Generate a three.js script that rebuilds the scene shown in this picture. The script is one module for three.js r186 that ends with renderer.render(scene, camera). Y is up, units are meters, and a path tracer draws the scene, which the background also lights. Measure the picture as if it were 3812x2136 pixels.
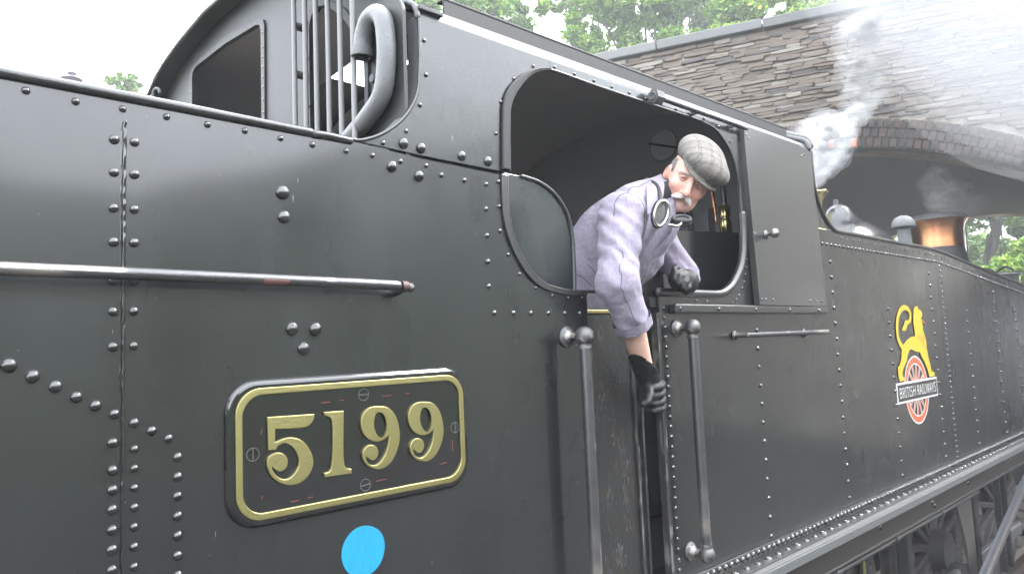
import * as THREE from 'three';
import { RoundedBoxGeometry } from 'three/addons/geometries/RoundedBoxGeometry.js';
import { mergeGeometries, toCreasedNormals } from 'three/addons/utils/BufferGeometryUtils.js';
import { FontLoader } from 'three/addons/loaders/FontLoader.js';

// ---------------------------------------------------------------- camera, sky, sun, exposure
const scene = new THREE.Scene();
const camera = new THREE.PerspectiveCamera(43.87, 1024 / 573, 0.05, 400);
const DEG = Math.PI / 180, V = (x, y, z) => new THREE.Vector3(x, y, z);
camera.position.set(0, 2.25, 1.65);
{
  const yaw = 42.958 * DEG, pitch = 5.006 * DEG, roll = -2.443 * DEG;
  const f = V(Math.sin(yaw) * Math.cos(pitch), Math.sin(pitch), -Math.cos(yaw) * Math.cos(pitch));
  const r = V(Math.cos(yaw), 0, Math.sin(yaw)), u = r.clone().cross(f);
  camera.up.copy(r).multiplyScalar(-Math.sin(roll)).addScaledVector(u, Math.cos(roll));
  camera.lookAt(camera.position.clone().add(f));
}
const SKY = 2.35;
{
  const w = 64, h = 32, d = new Float32Array(w * h * 4);
  for (let y = 0; y < h; y++) for (let x = 0; x < w; x++) {
    const e = Math.max(0, (y / (h - 1)) * 2 - 1), k = SKY * (0.86 + 0.2 * e), i = (y * w + x) * 4;   // an even overcast, a little brighter overhead
    d[i] = k * 0.955; d[i + 1] = k; d[i + 2] = k * 1.075; d[i + 3] = 1;
  }
  const t = new THREE.DataTexture(d, w, h, THREE.RGBAFormat, THREE.FloatType);
  t.mapping = THREE.EquirectangularReflectionMapping; t.minFilter = t.magFilter = THREE.LinearFilter; t.needsUpdate = true;
  scene.background = t; scene.environment = t;
}
const sun = new THREE.DirectionalLight(new THREE.Color(1, 0.97, 0.92), 1.5);
sun.position.set(15.4, 17, 7.4); sun.target.position.set(3, 2.6, 1); sun.castShadow = true; sun.shadow.radius = 20;
Object.assign(sun.shadow.camera, { left: -14, right: 14, top: 14, bottom: -14, far: 60 });
scene.add(sun, sun.target);
scene.fog = new THREE.FogExp2(new THREE.Color(0.93, 0.95, 1), 0.0036);
const renderer = new THREE.WebGLRenderer({ antialias: true });
renderer.toneMapping = THREE.LinearToneMapping; renderer.toneMappingExposure = 3.4; renderer.shadowMap.enabled = true;
renderer.setSize(1024, 573);

// ---------------------------------------------------------------- helpers
let seed = 12345;
const rnd = () => { seed = (seed + 0x6d2b79f5) | 0; let t = Math.imul(seed ^ (seed >>> 15), 1 | seed); t = (t + Math.imul(t ^ (t >>> 7), 61 | t)) ^ t; return ((t ^ (t >>> 14)) >>> 0) / 4294967296; };
const rr = (a, b) => a + (b - a) * rnd();
const lerp = (a, b, t) => a + (b - a) * t, clamp = (x, a = 0, b = 1) => Math.min(b, Math.max(a, x));
const sm = (a, b, x) => { const t = clamp((x - a) / (b - a)); return t * t * (3 - 2 * t); };
const hash3 = (x, y, z) => { let h = Math.imul(x, 374761393) ^ Math.imul(y, 668265263) ^ Math.imul(z, 2147483647 ^ 1274126177); h = Math.imul(h ^ (h >>> 13), 1274126177); return ((h ^ (h >>> 16)) >>> 0) / 4294967296; };
function vnoise(x, y, z, p = 0) {       // value noise; p: period in x and y for tiling
  const X = Math.floor(x), Y = Math.floor(y), Z = Math.floor(z), f = (t) => t * t * (3 - 2 * t), u = f(x - X), v = f(y - Y), w = f(z - Z);
  const q = (i, j, k) => p ? hash3((((X + i) % p) + p) % p, (((Y + j) % p) + p) % p, Z + k) : hash3(X + i, Y + j, Z + k);
  return lerp(lerp(lerp(q(0, 0, 0), q(1, 0, 0), u), lerp(q(0, 1, 0), q(1, 1, 0), u), v), lerp(lerp(q(0, 0, 1), q(1, 0, 1), u), lerp(q(0, 1, 1), q(1, 1, 1), u), v), w);
}
const fbm = (x, y, z, o = 4) => { let s = 0, a = 0.5; for (let i = 0; i < o; i++) { s += a * vnoise(x, y, z + i * 7.3); x *= 2.03; y *= 2.03; z *= 2.03; a *= 0.5; } return s; };
function tile(fx, fy, x, y, z) {        // noise that tiles over the unit square with fx by fy cells
  const X = x * fx, Y = y * fy, i = Math.floor(X), j = Math.floor(Y), f = (t) => t * t * (3 - 2 * t), u = f(X - i), v = f(Y - j);
  const q = (a, b) => hash3((i + a) % fx, (j + b) % fy, z);
  return lerp(lerp(q(0, 0), q(1, 0), u), lerp(q(0, 1), q(1, 1), u), v);
}
function tex(n, fn, srgb = false, m = n) {
  const d = new Uint8Array(n * m * 4);
  for (let y = 0; y < m; y++) for (let x = 0; x < n; x++) { const c = fn(x / n, y / m), i = (y * n + x) * 4; for (let k = 0; k < 3; k++) d[i + k] = clamp(typeof c === 'number' ? c : c[k]) * 255; d[i + 3] = 255; }
  const t = new THREE.DataTexture(d, n, m); t.wrapS = t.wrapT = THREE.RepeatWrapping; t.magFilter = t.minFilter = THREE.LinearFilter; t.needsUpdate = true;
  if (srgb) t.colorSpace = THREE.SRGBColorSpace;
  return t;
}
function ftex(n, fn) { const d = new Float32Array(n * n * 4); for (let y = 0; y < n; y++) for (let x = 0; x < n; x++) { const i = (y * n + x) * 4; d[i] = d[i + 1] = d[i + 2] = fn(x / n, y / n); d[i + 3] = 1; } const t = new THREE.DataTexture(d, n, n, THREE.RGBAFormat, THREE.FloatType); t.wrapS = t.wrapT = THREE.RepeatWrapping; t.magFilter = t.minFilter = THREE.LinearFilter; t.needsUpdate = true; return t; }
const per = (t, metres) => { const c = t.clone(); c.repeat.set(1 / metres, 1 / metres); c.needsUpdate = true; return c; };
const C = (r, g, b) => new THREE.Color().setRGB(r, g, b);
const std = (o) => new THREE.MeshStandardMaterial({ side: THREE.DoubleSide, ...o });
const phy = (o) => new THREE.MeshPhysicalMaterial({ side: THREE.DoubleSide, ...o });
const used = {};
function put(name, geo, mat, parent = scene, p) {
  const m = new THREE.Mesh(geo, mat), n = used[name] = (used[name] ?? -1) + 1;
  m.name = n ? name + '_' + String(n).padStart(3, '0') : name; m.castShadow = m.receiveShadow = true;
  if (p) m.position.set(...p);
  parent.add(m); return m;
}
function thing(name, label, category, group, p = [0, 0, 0]) {
  const g = new THREE.Group(), n = used[name] = (used[name] ?? -1) + 1;
  g.name = n ? name + '_' + String(n).padStart(3, '0') : name; g.position.set(...p);
  g.userData = { label, category }; if (group) g.userData.group = group;
  scene.add(g); return g;
}
const shape = (pts, holes = []) => { const s = new THREE.Shape(pts.map((p) => new THREE.Vector2(p[0], p[1]))); for (const h of holes) s.holes.push(new THREE.Path(h.map((p) => new THREE.Vector2(p[0], p[1])))); return s; };
const curve2 = (pts, n = 40, closed = false, k = 0.5) => new THREE.CatmullRomCurve3(pts.map((p) => V(p[0], p[1], p[2] ?? 0)), closed, 'catmullrom', k).getPoints(n).map((p) => [p.x, p.y, p.z]);
function sheet(pts, z, t = 0.01, holes = [], bevel = 0.0015) {       // a plate whose front face is at z
  const g = new THREE.ExtrudeGeometry(shape(pts, holes), { depth: t - 2 * bevel, bevelEnabled: bevel > 0, bevelSize: bevel, bevelOffset: -bevel, bevelThickness: bevel, bevelSegments: 2, curveSegments: 12 });
  g.translate(0, 0, z - t + bevel); return g;
}
const box = (x0, x1, y0, y1, z0, z1, r = 0.003) => { const g = new RoundedBoxGeometry(x1 - x0, y1 - y0, z1 - z0, 2, Math.min(r, (x1 - x0) / 2.1, (y1 - y0) / 2.1, (z1 - z0) / 2.1)); g.translate((x0 + x1) / 2, (y0 + y1) / 2, (z0 + z1) / 2); return g; };
function boxUV(g) { const p = g.attributes.position, n = g.attributes.normal, uv = g.attributes.uv; for (let i = 0; i < p.count; i++) { const ax = Math.abs(n.getX(i)), ay = Math.abs(n.getY(i)), az = Math.abs(n.getZ(i)); if (az >= ax && az >= ay) uv.setXY(i, p.getX(i), p.getY(i)); else if (ax >= ay) uv.setXY(i, p.getZ(i), p.getY(i)); else uv.setXY(i, p.getX(i), p.getZ(i)); } return g; }
function tube(pts, r, seg = 40, rad = 10, smooth = true, caps = true) {
  const v = pts.map((p) => V(...p)), c = smooth && v.length > 2 ? new THREE.CatmullRomCurve3(v, false, 'centripetal') : new THREE.CurvePath();
  if (!(smooth && v.length > 2)) for (let i = 0; i + 1 < v.length; i++) c.add(new THREE.LineCurve3(v[i], v[i + 1]));
  const g = new THREE.TubeGeometry(c, seg, r, rad), uv = g.attributes.uv, L = c.getLength();
  for (let i = 0; i < uv.count; i++) uv.setXY(i, uv.getX(i) * L, uv.getY(i) * r * 6.28);
  if (!caps) return g;
  const all = [g.toNonIndexed()];
  for (const e of [0, 1]) { const s = new THREE.SphereGeometry(r * 0.999, rad, 6).toNonIndexed(); s.translate(...c.getPoint(e).toArray()); all.push(s); }
  return mergeGeometries(all);
}
const lathe = (prof, n = 24) => new THREE.LatheGeometry(prof.map((p) => new THREE.Vector2(p[0], p[1])), n);
const at = (g, x, y, z, rx = 0, ry = 0, rz = 0) => { const m = new THREE.Matrix4().makeRotationFromEuler(new THREE.Euler(rx, ry, rz)); m.setPosition(x, y, z); return g.applyMatrix4(m); };
const merge = (l) => mergeGeometries(l.map((g) => { const h = g.index ? g.toNonIndexed() : g; for (const k of Object.keys(h.attributes)) if (!['position', 'normal', 'uv', 'color'].includes(k)) h.deleteAttribute(k); return h; }));

// naive surface nets: the zero level of f over a box, with smooth normals
function net(f, lo, hi, cell, uvs = 1) {
  const n = [0, 1, 2].map((k) => Math.ceil((hi[k] - lo[k]) / cell) + 1), [nx, ny, nz] = n, val = new Float32Array(nx * ny * nz);
  const I = (i, j, k) => (k * ny + j) * nx + i;
  for (let k = 0; k < nz; k++) for (let j = 0; j < ny; j++) for (let i = 0; i < nx; i++) val[I(i, j, k)] = f(lo[0] + i * cell, lo[1] + j * cell, lo[2] + k * cell);
  const idx = new Int32Array(nx * ny * nz).fill(-1), pos = [], ind = [];
  for (let k = 0; k < nz - 1; k++) for (let j = 0; j < ny - 1; j++) for (let i = 0; i < nx - 1; i++) {
    let c = 0, sx = 0, sy = 0, sz = 0, m = 0;
    for (let q = 0; q < 8; q++) if (val[I(i + (q & 1), j + ((q >> 1) & 1), k + (q >> 2))] < 0) m |= 1 << q;
    if (m === 0 || m === 255) continue;
    for (let a = 0; a < 8; a++) for (const b of [1, 2, 4]) {
      const e = a | b; if (e === a || ((m >> a) & 1) === ((m >> e) & 1)) continue;
      const va = val[I(i + (a & 1), j + ((a >> 1) & 1), k + (a >> 2))], vb = val[I(i + (e & 1), j + ((e >> 1) & 1), k + (e >> 2))], t = va / (va - vb);
      sx += (a & 1) + (b === 1 ? t : 0); sy += ((a >> 1) & 1) + (b === 2 ? t : 0); sz += (a >> 2) + (b === 4 ? t : 0); c++;
    }
    idx[I(i, j, k)] = pos.length / 3; pos.push(lo[0] + (i + sx / c) * cell, lo[1] + (j + sy / c) * cell, lo[2] + (k + sz / c) * cell);
  }
  const quad = (a, b, c, d, flip) => { if (a < 0 || b < 0 || c < 0 || d < 0) return; if (flip) ind.push(a, c, b, a, d, c); else ind.push(a, b, c, a, c, d); };
  for (let k = 1; k < nz - 1; k++) for (let j = 1; j < ny - 1; j++) for (let i = 1; i < nx - 1; i++) {
    const s = val[I(i, j, k)] < 0;
    if (s !== (val[I(i + 1, j, k)] < 0)) quad(idx[I(i, j - 1, k - 1)], idx[I(i, j, k - 1)], idx[I(i, j, k)], idx[I(i, j - 1, k)], !s);
    if (s !== (val[I(i, j + 1, k)] < 0)) quad(idx[I(i - 1, j, k - 1)], idx[I(i - 1, j, k)], idx[I(i, j, k)], idx[I(i, j, k - 1)], !s);
    if (s !== (val[I(i, j, k + 1)] < 0)) quad(idx[I(i - 1, j - 1, k)], idx[I(i, j - 1, k)], idx[I(i, j, k)], idx[I(i - 1, j, k)], !s);
  }
  const g = new THREE.BufferGeometry(), uv = [];
  for (let i = 0; i < pos.length; i += 3) uv.push((pos[i] + pos[i + 2] * 0.6) * uvs, pos[i + 1] * uvs);
  g.setAttribute('position', new THREE.Float32BufferAttribute(pos, 3)); g.setAttribute('uv', new THREE.Float32BufferAttribute(uv, 2)); g.setIndex(ind); g.computeVertexNormals();
  return g;
}
const smin = (a, b, k) => { const h = Math.max(k - Math.abs(a - b), 0) / k; return Math.min(a, b) - h * h * k * 0.25; };
const cap = (x, y, z, a, b, ra, rb) => {      // tapered capsule
  const bx = b[0] - a[0], by = b[1] - a[1], bz = b[2] - a[2], px = x - a[0], py = y - a[1], pz = z - a[2], t = clamp((px * bx + py * by + pz * bz) / (bx * bx + by * by + bz * bz));
  return Math.hypot(px - bx * t, py - by * t, pz - bz * t) - lerp(ra, rb, t);
};
const ell = (x, y, z, c, r) => { const a = (x - c[0]) / r[0], b = (y - c[1]) / r[1], d = (z - c[2]) / r[2], k = Math.hypot(a, b, d); return (k - 1) * Math.min(...r); };

// ---------------------------------------------------------------- materials
const T = {
  paintBump: ftex(1024, (x, y) => 0.62 * tile(5, 5, x, y, 1) + 0.16 * tile(13, 11, x, y, 2) + 0.05 * tile(37, 29, x, y, 3) + 0.004 * tile(250, 250, x, y, 4)),
  paintRough: tex(1024, (x, y) => { const a = tile(7, 5, x, y, 11) * 0.6 + tile(31, 9, x, y, 12) * 0.25 + tile(60, 40, x, y, 13) * 0.15; return 0.16 + 0.26 * a; }),
  fine: tex(512, (x, y) => 0.5 * tile(60, 60, x, y, 21) + 0.5 * tile(200, 200, x, y, 22)),
};
T.paintMap = (() => {          // black enamel with dust specks, runs and a few chips
  const n = 1024, spots = [];
  for (let i = 0; i < 150; i++) spots.push([rnd(), rnd(), rr(0.0004, 0.0011), rr(0.25, 0.8), rnd() < 0.2 ? rr(3, 9) : 1]);
  const grid = new Float32Array(n * n);
  for (const [sx, sy, r, b, l] of spots) for (let j = -20; j <= 20; j++) for (let i = -3; i <= 3; i++) { const d = Math.hypot(i / n, j / n / l) / r, x = (Math.round(sx * n) + i + n) % n, y = (Math.round(sy * n) + j + n) % n; if (d < 1) grid[y * n + x] = Math.max(grid[y * n + x], b * (1 - d)); }
  return tex(n, (x, y) => { const k = 0.8 + 0.45 * (tile(6, 4, x, y, 31) * 0.75 + tile(120, 7, x, y, 32) * 0.25), br = sm(0.8, 1, tile(40, 5, x, y, 33)) * 0.0006, s = grid[Math.min(n - 1, Math.round(y * n)) * n + Math.min(n - 1, Math.round(x * n))] * 0.35; return [0.0035 * k + br + s, 0.0044 * k + br * 0.75 + s, 0.0048 * k + br * 0.5 + s].map((c) => Math.pow(c, 1 / 2.2)); }, true);
})();
const M = {};
M.paint = phy({ color: C(1, 1, 1), map: per(T.paintMap, 1.7), roughness: 1, roughnessMap: per(T.paintRough, 1.9), bumpMap: per(T.paintBump, 1.3), bumpScale: 0.0018, clearcoat: 1, clearcoatRoughness: 0.1 });
M.tank = phy({ color: C(1, 1, 0.95), map: per(T.paintMap, 2.3), roughness: 1, roughnessMap: per(T.paintRough, 3.1), bumpMap: per(T.paintBump, 2.6), bumpScale: 0.0016, clearcoat: 0.75, clearcoatRoughness: 0.12 });
M.paintRivet = phy({ color: C(0.008, 0.008, 0.008), roughness: 0.1, bumpMap: per(T.fine, 8), bumpScale: 0.00008, clearcoat: 1, clearcoatRoughness: 0.04 });
M.paintDented = phy({ color: C(1.3, 1.55, 1.45), map: per(T.paintMap, 1.7), roughness: 1, roughnessMap: per(T.paintRough, 1.1), bumpMap: per(T.paintBump, 0.9), bumpScale: 0.0042, clearcoat: 0.65, clearcoatRoughness: 0.14 });
M.paintBead = phy({ color: C(0.02, 0.02, 0.0195), clearcoat: 0.6, clearcoatRoughness: 0.15, roughness: 0.3, bumpMap: per(T.fine, 0.4), bumpScale: 0.0008 });
M.roof = phy({ color: C(0.035, 0.036, 0.038), roughness: 0.33, bumpMap: per(T.paintBump, 0.8), bumpScale: 0.003 });
M.grey = std({ color: C(0.075, 0.078, 0.08), roughness: 0.5, bumpMap: per(T.fine, 0.5), bumpScale: 0.001 });
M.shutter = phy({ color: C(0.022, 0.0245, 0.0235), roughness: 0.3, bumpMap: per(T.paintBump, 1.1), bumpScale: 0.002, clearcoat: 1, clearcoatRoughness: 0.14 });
M.pipe = std({ color: C(0.12, 0.123, 0.127), roughness: 0.45, bumpMap: per(T.fine, 0.5), bumpScale: 0.0012 });
M.dark = std({ color: C(0.016, 0.016, 0.017), roughness: 0.6 });
M.frontPlate = std({ color: C(0.2, 0.196, 0.2), roughness: 0.85, bumpMap: per(T.fine, 0.7), bumpScale: 0.002 });
M.inside = std({ color: C(0.5, 0.48, 0.48), roughness: 0.85, bumpMap: per(T.fine, 0.7), bumpScale: 0.002 });
M.rail = phy({ color: C(1, 1, 1), map: tex(512, (x, y) => { const s = sm(0.6, 0.72, tile(5, 3, x, y, 44) * 0.6 + tile(17, 9, x, y, 45) * 0.4), k = lerp(0.1, 0.26, s) * (0.9 + 0.2 * tile(40, 40, x, y, 46)); return [k * lerp(1, 1.08, s), k, k * lerp(1.03, 0.9, s)].map((c) => Math.pow(c, 1 / 2.2)); }, true), metalness: 0.75, roughness: 0.27, bumpMap: per(T.fine, 0.3), bumpScale: 0.0006 });
M.worn = std({ color: C(1, 1, 1), map: tex(512, (x, y) => { const s = sm(0.5, 0.75, tile(90, 9, x, y, 41) * 0.6 + tile(30, 30, x, y, 42) * 0.4); const k = lerp(0.015, 0.1, s); return [k * 1.05, k, k * 0.93].map((c) => Math.pow(c, 1 / 2.2)); }, true), roughness: 0.5 });
M.doorPaint = std({ color: C(1, 1, 1), map: per(tex(1024, (x, y) => { const s = 0.55 * sm(0.75, 0.9, tile(200, 60, x, y, 51) * 0.55 + tile(17, 9, x, y, 52) * 0.5) , r = sm(0.8, 0.95, tile(60, 14, x, y, 53)); const k = 0.011 + 0.075 * s; return [k + r * 0.02, k * 0.95 + r * 0.008, k * 0.92].map((c) => Math.pow(c, 1 / 2.2)); }, true), 0.9), roughness: 0.42, bumpMap: per(T.fine, 0.5), bumpScale: 0.001 });
M.brass = phy({ color: C(0.35, 0.315, 0.14), metalness: 1, roughness: 0.38, bumpMap: per(T.fine, 0.25), bumpScale: 0.0006 });
M.brassBright = phy({ color: C(0.55, 0.46, 0.22), metalness: 1, roughness: 0.22 });
M.copper = phy({ color: C(0.5, 0.22, 0.105), metalness: 1, roughness: 0.22, bumpMap: per(T.fine, 0.6), bumpScale: 0.001 });
M.chrome = phy({ color: C(0.7, 0.7, 0.68), metalness: 1, roughness: 0.18 });
// ---------------------------------------------------------------- setting: ground, platform, track, hills
{
  const gmap = per(tex(512, (x, y) => { const k = 0.5 * tile(120, 120, x, y, 61) + 0.5 * tile(30, 30, x, y, 62); return [0.34 + 0.25 * k, 0.32 + 0.24 * k, 0.29 + 0.22 * k]; }, true), 3);
  const s = (name, geo, mat) => { const m = put(name, geo, mat); m.userData = { kind: 'structure' }; return m; };
  const plane = new THREE.PlaneGeometry(300, 300, 1, 1); plane.rotateX(-Math.PI / 2); plane.translate(20, -0.62, 0); { const p = plane.attributes.position, u = plane.attributes.uv; for (let i = 0; i < p.count; i++) u.setXY(i, p.getX(i), p.getZ(i)); }
  s('ground', plane, std({ map: gmap, roughness: 1 }));
  s('ballast', boxUV(box(-12, 40, -0.66, -0.48, -3.6, 0.3, 0.05)), std({ map: gmap, color: C(0.6, 0.58, 0.55), roughness: 1, bumpMap: per(T.fine, 1.2), bumpScale: 0.03 }));
  s('platform', merge([boxUV(box(-14, 30, -0.62, 0.5, 0.42, 9, 0.02)), boxUV(box(-14, 30, 0.5, 0.58, 0.36, 9, 0.012))]), std({ map: per(tex(512, (x, y) => { const k = 0.6 * tile(50, 50, x, y, 63) + 0.4 * tile(6, 6, x, y, 64); return [0.13 + 0.1 * k, 0.125 + 0.1 * k, 0.12 + 0.09 * k]; }, true), 2), roughness: 0.9 }));
  const hill = (name, z0, z1, y1, x0, x1, sgn, col) => {       // a bank rising away from the line, uneven
    const nx = 50, nz = 24, g = new THREE.PlaneGeometry(1, 1, nx, nz), p = g.attributes.position, u = g.attributes.uv;
    for (let i = 0; i < p.count; i++) { const a = p.getX(i) + 0.5, b = 0.5 - p.getY(i), x = lerp(x0, x1, a), z = lerp(z0, z1, b), h = -0.62 + (y1 + 0.62) * sm(0, 0.8, b) * (0.88 + 0.24 * vnoise(x * 0.14, z * 0.14, 3)) + (vnoise(x * 0.7, z * 0.7, 9) - 0.5) * 0.5 * sm(0, 0.2, b) + (z > 0 ? 7 * sm(6, 34, x) * sm(0.1, 0.7, b) : 0); p.setXYZ(i, x, h, z); u.setXY(i, x, z); }  // the bank behind the camera climbs higher along the line to cut reflected sky
    if (sgn < 0) g.scale(1, 1, 1);
    g.computeVertexNormals();
    s(name, g, std({ map: per(tex(256, (x, y) => { const k = 0.5 * tile(40, 40, x, y, 65) + 0.5 * tile(9, 9, x, y, 66); return col.map((c) => Math.pow(c * (0.5 + k), 1 / 2.2)); }, true), 3), roughness: 1, bumpMap: per(T.fine, 3), bumpScale: 0.1 }));
  };
  hill('hillside_1', -7, -60, 11.5, -60, 14, 1, [0.07, 0.1, 0.035]);
  hill('added_hillside_2', 9, 44, 10.5, -70, 60, 1, [0.06, 0.075, 0.04]);  // unseen bank added behind the camera to darken reflections in the black paint
  hill('hillside_3', -8, -60, 8, 26, 90, 1, [0.06, 0.09, 0.035]);
  const rail = thing('railway_track', 'rusty steel rails on timber sleepers beneath the steam engine', 'track');
  for (const z of [-1.36 + 0.75, -1.36 - 0.75]) put('rail', sheet([[-0.07, -0.44], [0.07, -0.44], [0.07, -0.425], [0.012, -0.41], [0.012, -0.33], [0.035, -0.32], [0.035, -0.29], [-0.035, -0.29], [-0.035, -0.32], [-0.012, -0.33], [-0.012, -0.41], [-0.07, -0.425]], 0, 45, [], 0).rotateY(Math.PI / 2).translate(35, 0, z), std({ color: C(0.09, 0.06, 0.045), roughness: 0.7 }), rail);
  const sl = box(-0.13, 0.13, -0.54, -0.44, -2.6, -0.1, 0.01), sm_ = std({ color: C(0.06, 0.05, 0.042), roughness: 0.95 });
  for (let i = 0; i < 22; i++) put('sleeper', sl, sm_, rail, [1.5 + i * 0.72, 0, 0]);
}

// ---------------------------------------------------------------- stone bridge
const bridge = thing('stone_bridge', 'rubble stone road bridge with brick arch ring crossing the line behind the engine', 'bridge', undefined, [9.6, 0, -1.36]);
bridge.rotation.y = -1.15966;      // local x runs along the face towards the platform, local z points at the viewer
{
  const cs = 0.9167, S0 = -1.25, Y0 = 0.05, RA = 5.06, RB = 4.639, shift = [0.3995 * 8.535, -0.9167 * 8.535];
  const arc = (a, k = 0) => [S0 + (RA + k) * Math.cos(a), Y0 + (RB + k) * Math.sin(a)];
  const mortar = per(tex(512, (x, y) => { const k = 0.5 * tile(50, 30, x, y, 71) + 0.5 * tile(7, 9, x, y, 72), l = sm(0.62, 0.85, tile(5, 7, x, y, 73)); return [0.20 + 0.12 * k + 0.24 * l, 0.175 + 0.11 * k + 0.24 * l, 0.145 + 0.1 * k + 0.23 * l].map((c) => Math.pow(c * 0.95, 1 / 2.2)); }, true), 2.2);
  const hole = [], vaultArc = []; for (let i = 0; i <= 60; i++) { hole.push(arc(Math.PI - (i / 60) * Math.PI)); vaultArc.push(arc(Math.PI - (i / 60) * Math.PI, -0.014)); }
  const outer = [[-16, -0.6], [-16, 6.43], [13, 6.43], [13, -0.6], [S0 + RA, -0.6], ...hole.slice().reverse(), [S0 - RA, -0.6]];
  put('spandrel_wall', sheet(outer, -0.022, 0.5, [], 0), std({ map: mortar, roughness: 1, bumpMap: per(T.fine, 0.8), bumpScale: 0.012 }), bridge);
  put('spandrel_wall', sheet(outer, 0, 0.5, [], 0).translate(shift[0], 0, shift[1]), std({ map: mortar, roughness: 1 }), bridge);
  const deck = sheet([[-16, 5.4], [13, 5.4], [13, 5.2], [-16, 5.2]], 0, 0.01, [], 0);
  { // vault and deck, running along the track
    const mk = (pts) => { const p = [], u = [], ix = []; pts.forEach(([s, y], i) => { p.push(s, y, -0.02, s + shift[0], y, shift[1] + 0.02); u.push(i * 0.27, 0, i * 0.27, 8.5); if (i) ix.push(2 * i - 2, 2 * i - 1, 2 * i, 2 * i, 2 * i - 1, 2 * i + 1); }); const g = new THREE.BufferGeometry(); g.setAttribute('position', new THREE.Float32BufferAttribute(p, 3)); g.setAttribute('uv', new THREE.Float32BufferAttribute(u, 2)); g.setIndex(ix); g.computeVertexNormals(); return g; };
    const soot = std({ color: C(0.15, 0.148, 0.15), roughness: 1, bumpMap: per(T.fine, 0.8), bumpScale: 0.01 });
    put('arch_vault', mk([[S0 - RA + 0.014, -0.6], ...vaultArc, [S0 + RA - 0.014, -0.6]]), soot, bridge);
    put('road_deck', mk([[-16, 5.4], [13, 5.4]]), soot, bridge);
  }
  // brick rings of the arch: three courses of headers, each brick its own piece
  const brickGeo = [0, 1, 2].map(() => { const g = new RoundedBoxGeometry(1, 1, 1, 1, 0.06), p = g.attributes.position; for (let i = 0; i < p.count; i++) p.setXYZ(i, p.getX(i) * rr(0.97, 1.03), p.getY(i) * rr(0.98, 1.02), p.getZ(i)); return boxUV(g); });
  const brickMat = [[0.15, 0.125, 0.11], [0.14, 0.125, 0.118], [0.17, 0.13, 0.11], [0.13, 0.12, 0.116], [0.2, 0.14, 0.11]].map((c) => std({ color: C(c[0] * 0.7, c[1] * 0.7, c[2] * 0.72), roughness: 0.95, bumpMap: T.fine, bumpScale: 0.02 }));
  const left = std({ color: C(0.42, 0.16, 0.09), roughness: 0.95 });
  for (let ring = 0; ring < 3; ring++) {
    const k = 0.062 + ring * 0.122, n = 100;
    for (let i = 0; i < n; i++) {
      const a = 0.66 + (i + (ring % 2) * 0.5) * (0.0862 / 4.9), [s, y] = arc(a, k), nx = Math.cos(a) * RB, ny = Math.sin(a) * RA;
      if (s > 2.4 || s < -3.6) continue;
      const chip = ring === 0 && rnd() < 0.05, m = put('brick', brickGeo[i % 3], chip ? left : brickMat[Math.floor(rnd() * 5)], bridge, [s, y, -0.045 + rr(-0.006, 0.01) - (chip ? 0.03 : 0)]);
      m.scale.set(0.076, 0.112, 0.12); m.rotation.z = Math.atan2(ny, nx) - Math.PI / 2 + rr(-0.02, 0.02);
    }
  }
  // coursed rubble
  const stoneGeo = []; for (let v = 0; v < 6; v++) { const g = new THREE.IcosahedronGeometry(0.5, 1), p = g.attributes.position; const map = new Map(); for (let i = 0; i < p.count; i++) { const q = [p.getX(i), p.getY(i), p.getZ(i)], key = q.map((c) => c.toFixed(3)).join(); if (!map.has(key)) map.set(key, q.map((c) => Math.sign(c) * Math.min(0.5, Math.abs(c) * rr(1.5, 2.3)))); p.setXYZ(i, ...map.get(key)); } g.computeVertexNormals(); stoneGeo.push(g); }
  for (const g of stoneGeo) { const p = g.attributes.position, u = []; for (let i = 0; i < p.count; i++) u.push(p.getX(i), p.getY(i)); g.setAttribute('uv', new THREE.Float32BufferAttribute(u, 2)); }
  const stoneMat = [[0.28, 0.238, 0.2], [0.26, 0.222, 0.187], [0.27, 0.23, 0.193], [0.25, 0.22, 0.19], [0.19, 0.18, 0.175], [0.3, 0.26, 0.215], [0.4, 0.375, 0.335]].map((c) => std({ color: C(c[0] * 0.92, c[1] * 0.89, c[2] * 0.87), roughness: 1, bumpMap: T.fine, bumpScale: 0.015 }));
  const spots = [];
  for (let y = 4.3; y < 6.4;) {
    const h = rr(0.03, 0.066); let s = -5.2 + rr(0, 0.3);
    while (s < 2.6) { const l = rr(0.1, 0.28) + 0.4 * rnd() * rnd(), cx = s + l / 2, cy = y + h / 2 + rr(-0.012, 0.012), e = ((cx - S0) / (RA + 0.41)) ** 2 + ((cy - Y0) / (RB + 0.41)) ** 2; if (e > 1.005 && cy < 6.39) spots.push([cx, cy, l * rr(0.9, 1.03), h * rr(0.75, 1.08)]); s += l; }
    y += h;
  }
  const near = spots.map((q, i) => [i, Math.hypot(q[0] + 1.6, (q[1] - 5.5) * 0.8)]).sort((a, b) => a[1] - b[1]).slice(0, 300).map((q) => q[0]), chosen = new Set(near), rest = [];
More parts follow.
